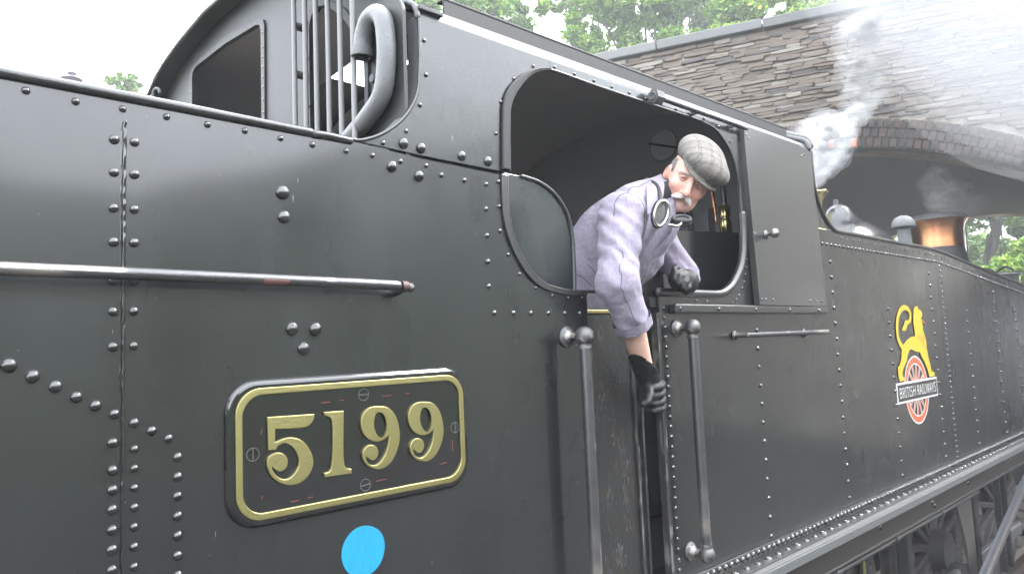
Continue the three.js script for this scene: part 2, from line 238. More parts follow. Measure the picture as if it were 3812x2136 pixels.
  spots.forEach(([x, y, l, h], i) => {
    const g = stoneGeo[i % 6], mi = Math.floor(Math.pow(rnd(), 1.15) * 7), d = rr(0.07, 0.1), z = rr(-0.04, -0.012) + (rnd() < 0.12 ? 0.018 : 0), rz = rr(-0.035, 0.035);
    if (chosen.has(i)) { const m = put('stone', g, stoneMat[mi], bridge, [x, y, z]); m.scale.set(l, h, d); m.rotation.z = rz; m.rotation.x = rr(-0.12, 0.12); }
    else { const c = g.clone(); c.applyMatrix4(new THREE.Matrix4().compose(V(x, y, z), new THREE.Quaternion().setFromEuler(new THREE.Euler(0, 0, rz)), V(l, h, d))); const col = stoneMat[mi].color, a = new Float32Array(c.attributes.position.count * 3); for (let k = 0; k < a.length; k += 3) col.toArray(a, k); c.setAttribute('color', new THREE.BufferAttribute(a, 3)); rest.push(c); }
  });
  if (rest.length) put('rubble_stones', merge(rest), std({ vertexColors: true, roughness: 1, bumpMap: T.fine, bumpScale: 0.015 }), bridge).userData.kind = 'stuff';
  // coping slabs
  const cm = [0.13, 0.115, 0.15].map((c) => std({ color: C(c * 0.98, c, c), roughness: 0.9, bumpMap: per(T.fine, 0.6), bumpScale: 0.006 }));
  for (let i = -6; i < 7; i++) { const L = 1.44, x = -2.98 + i * L; put('coping_slab', boxUV(box(x + 0.006, x + L - 0.006, 6.42 + rr(0, 0.008), 6.565 + rr(-0.006, 0.006), -0.42, 0.09, 0.02)), cm[(i + 6) % 3], bridge); }
  deck.dispose();
}

// ---------------------------------------------------------------- trees
function leaves(blobs, n, size, cols) {
  const pos = [], col = [], uv = [], idx = [], q = new THREE.Quaternion(), e = new THREE.Euler(), v = V(0, 0, 0), tot = blobs.reduce((a, b) => a + b[3] ** 2, 0);
  for (const [bx, by, bz, br] of blobs) {
    const cnt = Math.round(2.1 * n * br * br / tot), clumps = []; for (let i = 0; i < 26; i++) { const a = rr(0, 6.28), t = rr(-1, 1), k = Math.sqrt(1 - t * t), r = br * Math.cbrt(rr(0.2, 1)); clumps.push([bx + k * Math.cos(a) * r, by + t * r * 0.85, bz + k * Math.sin(a) * r, br * rr(0.14, 0.32), rnd()]); }
    for (let i = 0; i < cnt; i++) {
      const c = clumps[Math.floor(rnd() * 26)], a = rr(0, 6.28), t = rr(-1, 1), k = Math.sqrt(1 - t * t), r = c[3] * Math.cbrt(rnd());
      const x = c[0] + k * Math.cos(a) * r, y = c[1] + t * r * 0.7, z = c[2] + k * Math.sin(a) * r, s = size * rr(0.6, 1.3);
      e.set(rr(-1.1, 1.1), rr(0, 6.28), rr(-1.1, 1.1)); q.setFromEuler(e);
      const b = pos.length / 3, cc = cols[Math.floor(clamp(c[4] * 0.75 + rnd() * 0.3, 0, 0.999) * cols.length)], m = rr(0.75, 1.25);
      for (const [px, pz] of [[-0.5, 0], [0, -0.28], [0.5, 0], [0, 0.28]]) { v.set(px * s, 0, pz * s).applyQuaternion(q); pos.push(x + v.x, y + v.y, z + v.z); col.push(cc[0] * m * 1.95, cc[1] * m * 1.6, cc[2] * m * 0.85); uv.push(px, pz); }
      idx.push(b, b + 1, b + 2, b, b + 2, b + 3);
    }
  }
  const g = new THREE.BufferGeometry(); g.setAttribute('position', new THREE.Float32BufferAttribute(pos, 3)); g.setAttribute('color', new THREE.Float32BufferAttribute(col, 3)); g.setAttribute('uv', new THREE.Float32BufferAttribute(uv, 2)); g.setIndex(idx); g.computeVertexNormals(); return g;
}
const leafMat = phy({ vertexColors: true, roughness: 0.75, transmission: 0.4, thickness: 0 });
const bark = std({ color: C(0.09, 0.075, 0.06), roughness: 1, bumpMap: per(T.fine, 0.4), bumpScale: 0.02 });
const GR = [[0.04, 0.1, 0.022], [0.06, 0.14, 0.03], [0.085, 0.19, 0.04], [0.12, 0.23, 0.05], [0.05, 0.12, 0.03]];
const GD = GR.map((c) => c.map((x) => x * 0.7)), GB = GR.map((c) => [c[0] * 1.5, c[1] * 1.35, c[2]]);
function tree(name, label, base, blobs, n, size, cols, group) {
  const t = thing(name, label, 'tree', group, base), lb = blobs.map((b) => [b[0] - base[0], b[1] - base[1], b[2] - base[2], b[3]]), top = lb.reduce((a, b) => (b[1] > a[1] ? b : a));
  const parts = [tube([[0, -0.3, 0], [rr(-0.1, 0.1), top[1] * 0.35, 0], [top[0] * 0.6, top[1] * 0.7, top[2] * 0.6], [top[0], top[1], top[2]]], 0.13, 20, 8)];
  for (const b of lb) parts.push(tube([[0, Math.max(0.2, b[1] * 0.35), 0], [b[0] * 0.5, b[1] * 0.75, b[2] * 0.5], [b[0], b[1], b[2]]], 0.045, 12, 6));
  put('trunk', merge(parts), bark, t);
  const c = put('crown', leaves(lb, n, size, cols), leafMat, t); c.userData.kind = 'stuff';
  return t;
}
const jit = (x, y, z, sp, list) => list.map(([a, b, c, r]) => [x + a * sp, y + b * sp, z + c * sp, r * sp]);
tree('leafy_tree', 'broad green tree left of the thin bare trunk above the bridge', [17.2, 6.5, -17.6], jit(17.4, 14.6, -17.6, 1, [[0, 0, 0, 1.5], [-1.1, 1.2, -1, 1.6], [1.2, 0.9, 0.3, 1.25], [0.6, -1.5, 0.4, 1.1], [-1.4, -0.6, 0, 1.2], [0.2, 2.2, 0, 1.5]]), 9000, 0.24, GR);
tree('leafy_tree', 'thin sparse tree with a slender bare trunk showing sky through it', [21.4, 6.5, -16.6], jit(21.2, 15, -16.7, 1, [[0, 2.2, 0, 1.2], [-0.8, 1.0, 0.2, 0.7], [0.9, 0.7, 0.2, 0.9], [0.2, -0.8, 0, 0.6], [0.9, -1.6, 0, 0.7]]), 2600, 0.24, GD);
tree('leafy_tree', 'dense bright green tree over the middle of the bridge coping', [19.8, 6, -12.2], jit(19.7, 13.2, -12.3, 1, [[-1.5, 0, -0.6, 1.4], [0, 1.2, 0, 1.7], [1.2, 0.2, 0.8, 1.5], [0.2, -1.2, 0.2, 1.4], [-1.2, -1.6, -0.8, 1.1], [1.2, 1.9, 0.8, 1.4], [-1.2, 1.9, -0.7, 1.3]]), 13000, 0.2, GR);
tree('leafy_tree', 'yellowish tree standing behind the steam at the top of the bridge', [22.2, 6, -9.6], jit(22.2, 13.2, -9.4, 1, [[0, 0, 0, 1.5], [-1, -0.9, -0.5, 1.2], [1.3, 0.3, 0.8, 1.4], [0, 1.6, 0, 1.5], [1.6, -0.9, 0.8, 1.3], [2.6, 0.7, 1.6, 1.2]]), 11000, 0.21, GB);
tree('leafy_tree', 'paler distant tree rising behind the other bridge trees', [30, 7, -17], jit(29, 17, -15.5, 1.2, [[-1, 0, 0, 1.6], [1, 0.5, 0.6, 1.7], [0, 1.8, 0, 1.6], [-2.4, 0.8, -1.4, 1.4], [0.2, -1.6, 0, 1.5]]), 7000, 0.3, GD);
tree('arch_tree', 'dark green tree framed by the arch right of the copper chimney', [31.5, 1.5, -6], jit(31.5, 5.8, -5.6, 1, [[0, 0, 0, 2], [0.3, 1.6, 0.6, 1.8], [-0.6, 1.4, -1.6, 1.6], [0.4, -1.8, 1, 1.8], [0, -0.6, 2.2, 1.6]]), 9000, 0.26, GD);
tree('arch_tree', 'brighter bush below the dark tree framed by the arch', [25.6, 0.6, -3.7], jit(25.4, 3.6, -3.8, 0.8, [[0, 0, 0, 1.2], [0.4, -0.9, 0.9, 1.3], [-0.4, -0.8, -1.2, 1.2], [0.2, 0.9, 0.9, 0.9]]), 6000, 0.19, GB);
tree('arch_tree', 'small patch of foliage between the boiler casing and the vent pipe', [37.8, 2, -11.5], jit(37.8, 6.4, -11.4, 1.3, [[0, 0, 0, 1.8], [0, -1.2, 1.4, 1.7], [0, -1, -1.4, 1.7]]), 4000, 0.3, GB);
tree('arch_tree', 'far hazy tree filling the back of the arch opening', [40, 2, -7], jit(40, 7.2, -7, 1.5, [[0, 0, 0, 2], [0, 0.6, 2.4, 2], [0, -1.8, 1, 2], [0, -1.4, -2, 1.8], [0, 1.8, -0.4, 1.8]]), 7000, 0.36, GR);
tree('small_tree', 'small light green treetop above the bunker edge at left', [7.3, 8.6, -27.4], jit(7.25, 12.4, -27.4, 0.85, [[0, 0, 0, 1], [-0.9, -0.6, 0, 0.8], [0.9, -0.7, 0, 0.9], [0, -1.2, 0, 1], [0.2, 0.6, 0, 0.6]]), 3500, 0.2, GR);
// ---------------------------------------------------------------- far things at left
{
  const b = thing('trackside_building', 'hidden building whose pale round roof ventilator shows above the bunker', 'building', undefined, [4.55, 6.5, -22]);
  const wm = std({ color: C(0.35, 0.28, 0.24), roughness: 0.95 });
  put('wall', box(-3, 1.3, -1.5, 2.3, -2, 2, 0.02), wm, b);
  put('roof', sheet([[-2.2, 2.3], [2.2, 2.3], [0, 3.45]], 1.4, 4.6, [], 0.01).rotateY(Math.PI / 2), std({ color: C(0.12, 0.12, 0.13), roughness: 0.8 }), b);
  const v = put('ventilator', at(lathe([[0.0, 3.3], [0.17, 3.3], [0.15, 4.16], [0.16, 4.18], [0.29, 4.2], [0.29, 4.24], [0.1, 4.33], [0.06, 4.34], [0.06, 4.38], [0.13, 4.4], [0.11, 4.43], [0.03, 4.47], [0, 4.5]], 20), 0.02, 0.03, 0), std({ color: C(0.085, 0.06, 0.068), roughness: 0.8 }), b);
  v.userData.label = 'pinkish roof ventilator with a dark cap';
  const m = thing('pole_mast', 'tall faint pole with cross stubs rising at the left skyline', 'mast', undefined, [12.5, 9.5, -41.6]);
  put('pole', new THREE.CylinderGeometry(0.1, 0.16, 14, 8).translate(0, 6, 0), std({ color: C(0.17, 0.165, 0.15), roughness: 0.9 }), m);
  for (let i = 0; i < 6; i++) put('stub', box(i % 2 ? -0.1 : -0.55, i % 2 ? 0.55 : 0.2, 9.6 + i * 0.62, 9.68 + i * 0.62, -0.05, 0.05, 0.01), std({ color: C(0.15, 0.145, 0.13), roughness: 0.9 }), m);
  const w = thing('van_body', 'corner of a red brown wagon body beside the cab roof at left', 'wagon', undefined, [5.9, 6.4, -19.9]);
  put('body', box(-0.3, 1.5, 0.6, 3.45, -1.2, 0.2, 0.03), std({ color: C(0.13, 0.05, 0.04), roughness: 0.8 }), w);
  put('roof', box(-0.36, 1.56, 3.45, 3.53, -1.26, 0.26, 0.03), std({ color: C(0.14, 0.07, 0.055), roughness: 0.8 }), w);
  for (const x of [-0.05, 1.0]) put('wheel', at(new THREE.CylinderGeometry(0.45, 0.45, 0.12, 24), x + 0.25, 0.35, 0.1, Math.PI / 2), M.dark, w);
}
// ---------------------------------------------------------------- the engine
const loco = thing('steam_locomotive', 'black tank engine numbered 5199 with open cab, riveted side tanks and copper capped chimney', 'locomotive');
const ZC = -1.36, HW = 1.36;
const riv = [0, 1, 2].map((v) => { const pr = []; for (let i = 0; i <= 6; i++) { const a = (i / 6) * Math.PI / 2; pr.push([Math.cos(a) * (1 + 0.02 * (v - 1)), Math.sin(a) * (0.72 + 0.06 * v)]); } pr.unshift([1.02, -0.2]); pr[pr.length - 1][0] = 0.0001; const g = lathe(pr, 14); g.rotateX(Math.PI / 2); return g; });
let nr = 0, extra = [];
function rivet(parent, x, y, r, z = 0, face) {
  if (parent === 'stuff') { const g = riv[nr++ % 3].clone(); g.scale(r, r, r * 1.15); g.translate(x, y, z); extra.push(g); return; }
  const m = put('rivet', riv[nr++ % 3], M.paintRivet, parent, [x, y, z]); m.scale.set(r * rr(0.96, 1.05), r * rr(0.96, 1.05), r * rr(1.0, 1.15)); m.rotation.z = rr(0, 6); if (face) m.rotation.x = face;
  return m;
}
// --- bunker side
const cutL = curve2([[1.536, 2.806], [1.532, 2.747], [1.534, 2.66], [1.56, 2.58], [1.612, 2.508], [1.66, 2.472], [1.716, 2.452], [1.807, 2.441], [1.891, 2.441]], 40);
const bunker = put('bunker_side', sheet([[-2.5, 0.9], [-2.5, 2.825], [0.965, 2.825], [1.2, 2.8115], [1.49, 2.806], ...cutL, [1.891, 0.9]], 0, 0.012, [], 0), M.paint, loco);
put('backing_strip', box(1.1, 1.54, 2.76, 2.85, -0.03, -0.014), M.dark, bunker);
put('top_bead', tube([[-2.5, 2.829, 0.002], [0.2, 2.829, 0.002], [0.85, 2.826, 0.002]], 0.0115, 30, 10, false), M.paintBead, bunker);
put('top_bead', tube([[0.862, 2.824, 0.003], [0.9, 2.826, 0.003], [0.965, 2.8245, 0.0]], 0.0105, 12, 10, false), M.paintBead, bunker);
{ const p = []; for (let y = 0.9; y <= 2.78; y += 0.012) p.push([0.4185 + (rnd() - 0.5) * 0.002, y, -0.0012 + rnd() * 0.0016]); const a = tube(p, 0.0042, 400, 6); const b = tube(p.map((q) => [q[0] - 0.006 + (rnd() - 0.5) * 0.001, q[1], -0.0016]), 0.0028, 300, 5); put('weld_seam', merge([a, b]), M.paintRivet, bunker); }
for (const [x, y] of [[0.15, 2.803], [0.24, 2.804], [0.326, 2.8], [0.414, 2.802], [0.503, 2.802], [0.592, 2.801], [0.68, 2.802], [0.77, 2.799], [0.856, 2.797], [0.953, 2.796], [1.034, 2.797], [1.125, 2.794], [1.214, 2.795], [1.269, 2.774], [1.356, 2.77], [1.444, 2.769], [1.496, 2.784]]) rivet(bunker, x, y - 0.002, 0.0078);
for (let i = 0; i < 7; i++) { const y = [2.73, 2.659, 2.582, 2.51, 2.429, 2.363, 2.29][i]; rivet(bunker, 0.398, y, 0.0102); rivet(bunker, 0.4375, y + 0.001, 0.0102); }
for (let i = 0; i < 11; i++) { if (i) rivet(bunker, 0.3995, 2.078 - i * 0.0396, 0.0108); rivet(bunker, 0.44, 2.076 - i * 0.0397, 0.0088); }
rivet(bunker, 0.399, 2.094, 0.0108);
for (const [x, y] of [[0.145, 2.305], [0.183, 2.283], [0.221, 2.26], [0.259, 2.237], [0.297, 2.215], [0.333, 2.192], [0.367, 2.172], [0.402, 2.152], [0.439, 2.13], [0.473, 2.11], [0.507, 2.09]]) rivet(bunker, x, y, lerp(0.0138, 0.0102, clamp((x - 0.2) / 0.25)));
for (let i = 0; i < 10; i++) rivet(bunker, 0.5255, 2.048 - i * 0.0414, 0.0104);
for (const [x, y] of [[0.773, 2.66], [0.776, 2.599], [0.793, 2.323], [0.854, 2.321], [0.822, 2.274]]) rivet(bunker, x, y, 0.0168);
for (const [x, y] of [[1.096, 2.779], [1.187, 2.764]]) rivet(bunker, x, y - 0.006, 0.0165);
for (const [x, y] of [[1.44, 2.688], [1.439, 2.604], [1.438, 2.523], [1.438, 2.446], [1.495, 2.702], [1.494, 2.624], [1.525, 2.55], [1.571, 2.49], [1.642, 2.447], [1.719, 2.424], [1.798, 2.417], [1.87, 2.42]]) rivet(bunker, x, y, x > 1.46 ? 0.0068 : 0.0088);
for (const x of [1.457, 1.537, 1.615, 1.696, 1.776, 1.853]) rivet(bunker, x, 2.364, 0.0085);
// rolled edge of the cut away
{ const o = cutL.map((p, i) => { const a = cutL[Math.max(0, i - 1)], b = cutL[Math.min(cutL.length - 1, i + 1)], dx = b[0] - a[0], dy = b[1] - a[1], l = Math.hypot(dx, dy); const w = lerp(0.03, 0.012, i / 40); return [p[0] + (dy / l) * w, p[1] - (dx / l) * w]; });
  put('cutaway_bead', merge([sheet([...cutL, ...o.reverse()], 0.009, 0.009, [], 0.002), tube(cutL.map((p) => [p[0], p[1], 0.004]).concat([[1.93, 2.441, 0.006]]), 0.0062, 60, 8)]), M.paintBead, bunker); }
// door shield plate behind the cut away
{ const arc = curve2([[1.5, 2.823], [1.6, 2.824], [1.66, 2.82], [1.71, 2.812], [1.769, 2.788], [1.819, 2.746], [1.848, 2.697], [1.861, 2.623], [1.861, 2.514], [1.856, 2.42]], 40);
  const p = put('curved_shield', sheet([[1.5, 2.42], ...arc], -0.026, 0.008), M.paintDented, loco); put('shield_bead', tube(arc.slice(6).map((q) => [q[0], q[1], -0.024]), 0.0075, 60, 8), M.paintBead, p); }
// --- cab side sheet with its opening
const rear = curve2([[0.965, 2.8295], [1.0, 2.832], [1.062, 2.859], [1.126, 2.907], [1.17, 2.962], [1.193, 3.016], [1.201, 3.084], [1.204, 3.165], [1.204, 3.25]], 40);
const front = curve2([[3.795, 3.06], [3.83, 2.985], [3.874, 2.925], [3.94, 2.868], [4.016, 2.836]], 16);
const openTL = curve2([[1.5445, 2.8235], [1.549, 2.93], [1.553, 2.99], [1.557, 3.031], [1.576, 3.077], [1.611, 3.124], [1.653, 3.166], [1.705, 3.198], [1.76, 3.213]], 40), openTR = curve2([[2.7, 3.214], [2.79, 3.205], [2.85, 3.188], [2.914, 3.144], [2.955, 3.1], [2.984, 3.04], [3.006, 2.96], [3.0095, 2.834]], 40);
const cab = put('cab_side', sheet([...rear, [3.795, 3.25], ...front, ...openTR.slice().reverse(), [1.49, 2.8175], ...openTL.slice().reverse().slice(-1)].slice(0, 0).concat([...rear, [3.795, 3.25], ...front, ...openTR.slice().reverse(), ...openTL.slice().reverse(), [1.49, 2.8185], [1.2, 2.821]]), 0, 0.008, [], 0.001), M.paintDented, loco);
for (const [x, y] of [[1.21, 3.177], [1.213, 3.072], [1.187, 2.975], [1.136, 2.888], [1.057, 2.84]]) rivet(cab, x + 0.012, y - 0.004, 0.0072);
for (const x of [1.678, 1.784, 1.889, 1.996, 2.101, 2.208, 2.314, 2.42, 2.526, 2.632, 2.738]) rivet(cab, x, x < 1.7 ? 3.206 : 3.229, 0.0066);
for (const [x, y] of [[1.59, 3.14], [1.528, 3.048], [1.5, 2.939]]) rivet(cab, x - 0.006, y, 0.0066);
for (const [x, y] of [[1.137, 2.846], [1.198, 2.842], [1.35, 2.843], [1.455, 2.842]]) rivet(cab, x, y, 0.0155);
for (const [x, y] of [[2.86, 3.214], [2.945, 3.16]]) rivet(cab, x, y, 0.0065);
put('sheet_joint', box(1.7615, 1.7635, 3.214, 3.249, -0.001, 0.0006, 0.0005), M.dark, cab);
{ const z0 = -0.058, pos = [], ix = [], u = []; rear.forEach(([x, y], i) => { pos.push(x, y, 0.0015, x, y, z0); u.push(i * 0.015, 0, i * 0.015, 0.06); if (i) ix.push(2 * i - 2, 2 * i - 1, 2 * i, 2 * i, 2 * i - 1, 2 * i + 1); }); const g = new THREE.BufferGeometry(); g.setAttribute('position', new THREE.Float32BufferAttribute(pos, 3)); g.setAttribute('uv', new THREE.Float32BufferAttribute(u, 2)); g.setIndex(ix); g.computeVertexNormals();
  put('edge_flange', g, M.pipe, cab); put('edge_bead', tube(rear.map((p) => [p[0], p[1], 0.002]), 0.0052, 80, 8), M.paintBead, cab); }
{ const w = 0.034, o = openTL.map((p, i) => { const a = openTL[Math.max(0, i - 1)], b = openTL[Math.min(openTL.length - 1, i + 1)], dx = b[0] - a[0], dy = b[1] - a[1], l = Math.hypot(dx, dy), k = w * (1 - 0.8 * sm(0.45, 0.95, i / 40)); return [p[0] - (dy / l) * k, p[1] + (dx / l) * k]; });
  put('opening_bead', sheet([...openTL, ...o.reverse()], 0.012, 0.012, [], 0.004), M.dark, cab);
  put('opening_bead', tube([...openTL.map((p) => [p[0], p[1], 0.004]), [2.0, 3.2125, 0.002], [2.4, 3.2125, 0.002], ...openTR.map((p) => [p[0], p[1], 0.001])], 0.0048, 140, 8), M.paintBead, cab); }
// --- tank side
const openB = curve2([[3.006, 2.83], [3.004, 2.76], [2.996, 2.69], [2.983, 2.634], [2.956, 2.575], [2.903, 2.514], [2.86, 2.483], [2.8, 2.46], [2.739, 2.453], [2.6, 2.452], [2.319, 2.452]], 50);
const topY = (x) => (x < 5.73 ? 2.834 : 2.834 - (x - 5.73) * 0.0698);
const tank = put('tank_side', sheet([[2.319, 1.31], ...openB.slice().reverse(), [3.79, 2.83], [5.72, 2.8335], [9.2, topY(9.2)], [9.2, 1.31]], 0, 0.012), M.tank, loco);
put('tank_top', (() => { const p = [], u = [], ix = [[3.79, 2.83], [5.73, 2.83], [9.2, topY(9.2) - 0.004]]; ix.forEach(([x, y]) => { p.push(x, y, -0.004, x, y, -0.75); u.push(x, 0, x, 0.75); }); const g = new THREE.BufferGeometry(); g.setAttribute('position', new THREE.Float32BufferAttribute(p, 3)); g.setAttribute('uv', new THREE.Float32BufferAttribute(u, 2)); g.setIndex([0, 1, 2, 2, 1, 3, 2, 3, 4, 4, 3, 5]); g.computeVertexNormals(); return g; })(), M.paint, tank);
put('tank_top_bead', tube([...[[3.79, 3.25], [3.793, 3.12], [3.798, 3.055], ...front.slice(1)].map((p) => [p[0], p[1], 0.0]), [4.3, 2.8345, 0], [5.0, 2.8345, 0], [5.7, 2.8345, 0], [6.6, topY(6.6), 0], [9.2, topY(9.2), 0]], 0.0125, 200, 8), M.paintBead, tank);
put('lower_opening_bead', tube(openB.map((p, i) => [p[0] + 0.012 * (1 - sm(0.3, 0.6, i / 50)), p[1] - 0.002, -0.004]), 0.0185, 120, 12), M.paintBead, tank);
for (let i = 0; i < 28; i++) rivet(tank, 2.3475, 2.387 - i * 0.0386, 0.0078);
for (const [x, y] of [[3.005, 2.626], [2.995, 2.588], [2.981, 2.555], [2.967, 2.52], [2.945, 2.489], [2.915, 2.458], [2.886, 2.436], [2.853, 2.422], [2.562, 2.427], [2.642, 2.427], [2.719, 2.427]]) rivet(tank, x + 0.02, y - 0.008, 0.0058);
for (const [x, y0, n] of [[3.066, 2.29, 12], [3.928, 2.653, 16], [4.712, 2.4, 13], [5.536, 2.655, 16], [6.33, 2.399, 13], [7.133, 2.562, 15], [7.81, 2.4, 13]]) for (let i = 0; i < n; i++) rivet(x < 5.6 ? tank : 'stuff', x, y0 - i * 0.0843, 0.0108);
for (let i = 0; i < 37; i++) rivet('stuff', 5.783, 2.72 - i * 0.0379, 0.009);
put('plate_joint', box(5.7115, 5.7145, 1.35, 2.8, -0.001, 0.0007, 0.0005), M.dark, tank);
for (let x = 3.79; x < 9; x += 0.0553) { const y = topY(x) - 0.0855 + (x < 5.7 ? 0 : 0.002); if (x < 4.3) rivet(tank, x, y, 0.0095); else rivet('stuff', x, y, 0.0095); }
for (let x = 4.1; x < 9; x += 0.083) rivet('stuff', x, topY(x) - 0.037, 0.006);
// --- shutter, its shelf and slide rail
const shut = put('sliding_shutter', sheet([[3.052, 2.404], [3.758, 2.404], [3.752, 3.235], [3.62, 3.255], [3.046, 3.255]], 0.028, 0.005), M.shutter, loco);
put('front_edge', box(3.046, 3.056, 2.404, 3.24, 0.0, 0.031, 0.002), M.paintBead, shut);
for (const [x, y] of [[3.07, 2.43], [3.11, 2.43], [3.18, 2.43], [3.566, 2.43], [3.635, 2.43], [3.702, 2.43], [3.066, 3.21], [3.09, 3.197], [3.634, 3.195], [3.663, 3.208]]) rivet(shut, x, y, 0.0058, 0.028);
put('shutter_knob', at(lathe([[0.0001, 0], [0.02, 0], [0.021, 0.006], [0.009, 0.012], [0.009, 0.03], [0.017, 0.034], [0.0225, 0.045], [0.021, 0.058], [0.012, 0.067], [0.0001, 0.069]], 20), 3.161, 2.738, 0.028, Math.PI / 2), M.rail, shut);
{ const q = new THREE.Matrix4().makeTranslation(0, 2.404, 0.02).multiply(new THREE.Matrix4().makeRotationX(-0.022)).multiply(new THREE.Matrix4().makeTranslation(0, -2.404, -0.02)); shut.applyMatrix4(q); shut.position.z += 0.008; }
const shelf = put('shutter_shelf', boxUV(box(2.384, 3.775, 2.366, 2.403, 0.001, 0.034, 0.008)), M.paintBead, loco);
for (const x of [2.412, 2.698, 3.013, 3.339, 3.664]) rivet(shelf, x, 2.383, 0.0085, 0.034);
const slide = put('slide_rail', tube([[2.35, 3.2335, 0.032], [3.05, 3.2335, 0.032]], 0.0105, 4, 12, false), M.rail, loco);
put('rail_end', (() => { const g = new THREE.CylinderGeometry(0.029, 0.029, 0.05, 6); g.rotateZ(Math.PI / 2); g.rotateX(0.3); g.translate(2.345, 3.233, 0.03); return toCreasedNormals(g, 0.5); })(), M.grey, slide);
put('rail_end', at(new THREE.TorusGeometry(0.014, 0.004, 8, 20), 2.3195, 3.233, 0.03, 0, Math.PI / 2), M.grey, slide);
for (const x of [2.64, 2.95]) put('rail_bracket', box(x - 0.008, x + 0.008, 3.224, 3.24, 0.0, 0.03, 0.002), M.grey, slide);
// --- roof
const prof = curve2([[0, 3.245], [0.003, 3.262], [0.012, 3.282], [0.03, 3.297], [0.06, 3.311], [0.1, 3.33], [0.2, 3.388], [0.3, 3.46], [0.45, 3.555], [0.7, 3.672], [1.0, 3.725], [1.36, 3.748]], 34, false, 0.5);
const full = [...prof.map(([t, y]) => [-t, y]), ...prof.slice(0, -1).reverse().map(([t, y]) => [-2 * HW + t, y])];
const roofX = (z) => lerp(1.204, 1.075, sm(0.0, 0.3, Math.min(-z, 2.72 + z)));
const strip = (fa, fb, dy = 0) => { const p = [], u = [], ix = []; let L = 0; full.forEach(([z, y], i) => { if (i) L += Math.hypot(z - full[i - 1][0], y - full[i - 1][1]); const a = fa(z, y), b = fb(z, y); p.push(a, y + dy, z, b, y + dy, z); u.push(a, L, b, L); if (i) ix.push(2 * i - 2, 2 * i - 1, 2 * i, 2 * i, 2 * i - 1, 2 * i + 1); }); const g = new THREE.BufferGeometry(); g.setAttribute('position', new THREE.Float32BufferAttribute(p, 3)); g.setAttribute('uv', new THREE.Float32BufferAttribute(u, 2)); g.setIndex(ix); g.computeVertexNormals(); return g; };
const roof = put('cab_roof', merge([strip(roofX, () => 1.8), strip(() => 2.08, () => 3.79)]), M.roof, loco);
{ const cut = (z) => z > -1.26 || z < -1.67, mid = []; const g = (lo, hi) => { const f = full.filter(([z]) => z <= hi + 1e-6 && z >= lo - 1e-6).map(([z, y]) => [z, y]); const pts = [[hi, yAt(hi)], ...f, [lo, yAt(lo)]]; const p = [], u = [], ix = []; pts.forEach(([z, y], i) => { p.push(1.8, y, z, 2.08, y, z); u.push(1.8, z, 2.08, z); if (i) ix.push(2 * i - 2, 2 * i - 1, 2 * i, 2 * i, 2 * i - 1, 2 * i + 1); }); const b = new THREE.BufferGeometry(); b.setAttribute('position', new THREE.Float32BufferAttribute(p, 3)); b.setAttribute('uv', new THREE.Float32BufferAttribute(u, 2)); b.setIndex(ix); b.computeVertexNormals(); mid.push(b); };
  function yAt(z) { for (let i = 1; i < full.length; i++) if (z <= full[i - 1][0] && z >= full[i][0]) return lerp(full[i - 1][1], full[i][1], (z - full[i - 1][0]) / (full[i][0] - full[i - 1][0])); return full[0][1]; }
  g(-1.26, 0); g(-2.72, -1.67); for (const q of mid) put('roof_panel', q, M.roof, roof); }
const rimLine = (x, dy) => full.map(([z, y]) => [typeof x === 'function' ? x(z) : x, y + dy, z]);
put('rear_rim', tube(rimLine((z) => roofX(z) - 0.003, -0.004), 0.0095, 140, 8), M.grey, roof);
put('front_rim', merge([tube(rimLine(3.795, 0.036), 0.018, 140, 8), tube(rimLine(3.775, 0.02), 0.016, 140, 6)]), M.grey, roof);
put('rain_strip', merge([boxUV(box(1.35, 3.66, 3.306, 3.372, -0.07, -0.062, 0.003)), boxUV(box(1.35, 3.66, 3.364, 3.373, -0.1, -0.06, 0.003))]), M.dark, roof);
put('rim_bracket', box(1.2, 1.29, 3.262, 3.275, -0.02, 0.012, 0.003), M.grey, roof);
// --- rear plate with windows, guard bars, swan neck vent
const XP = 1.16;
const plateShape = (x, holes) => { const o = full.map(([z, y]) => [-z, y - 0.004]); const g = sheet([[0.012, 1.5], ...o.slice(1, -1), [2.708, 1.5]], 0, 0.012, holes, 0); g.rotateY(Math.PI / 2); g.translate(x, 0, 0); return g; };   // local x = -z
const w1 = [[1.722, 3.0], [1.722, 3.575], [1.715, 3.605], [1.68, 3.623], [1.32, 3.607], [1.0, 3.572], [0.968, 3.56], [0.957, 3.535], [0.957, 3.0]], w2 = curve2([[0.56, 2.9], [0.56, 3.2], [0.556, 3.39], [0.54, 3.43], [0.5, 3.448], [0.43, 3.425], [0.33, 3.345], [0.26, 3.26], [0.21, 3.17], [0.206, 3.1], [0.206, 2.9]], 50, false, 0.3);
const rearPlate = put('rear_plate', plateShape(XP, [w1, w2]), std({ color: C(0.013, 0.0145, 0.015), roughness: 0.5, bumpMap: per(T.paintBump, 0.9), bumpScale: 0.003 }), loco);
const frameOf = (h, w, zf) => { const c = h.reduce((a, p) => [a[0] + p[0] / h.length, a[1] + p[1] / h.length], [0, 0]); const o = h.map((p) => { const d = [p[0] - c[0], p[1] - c[1]], l = Math.hypot(...d); return [p[0] + (d[0] / l) * w * 1.2, p[1] + (d[1] / l) * w * 1.2]; }); const g = sheet(o, 0, 0.01, [h], 0.001); g.rotateY(Math.PI / 2); g.translate(zf, 0, 0); return g; };
put('window_frame', frameOf(w1, 0.03, XP - 0.004 - 0.006), rearPlate.material, rearPlate);
put('window_frame', frameOf(w2, 0.024, XP - 0.004 - 0.006), rearPlate.material, rearPlate);
const bolt = riv[1].clone(); bolt.rotateY(-Math.PI / 2);
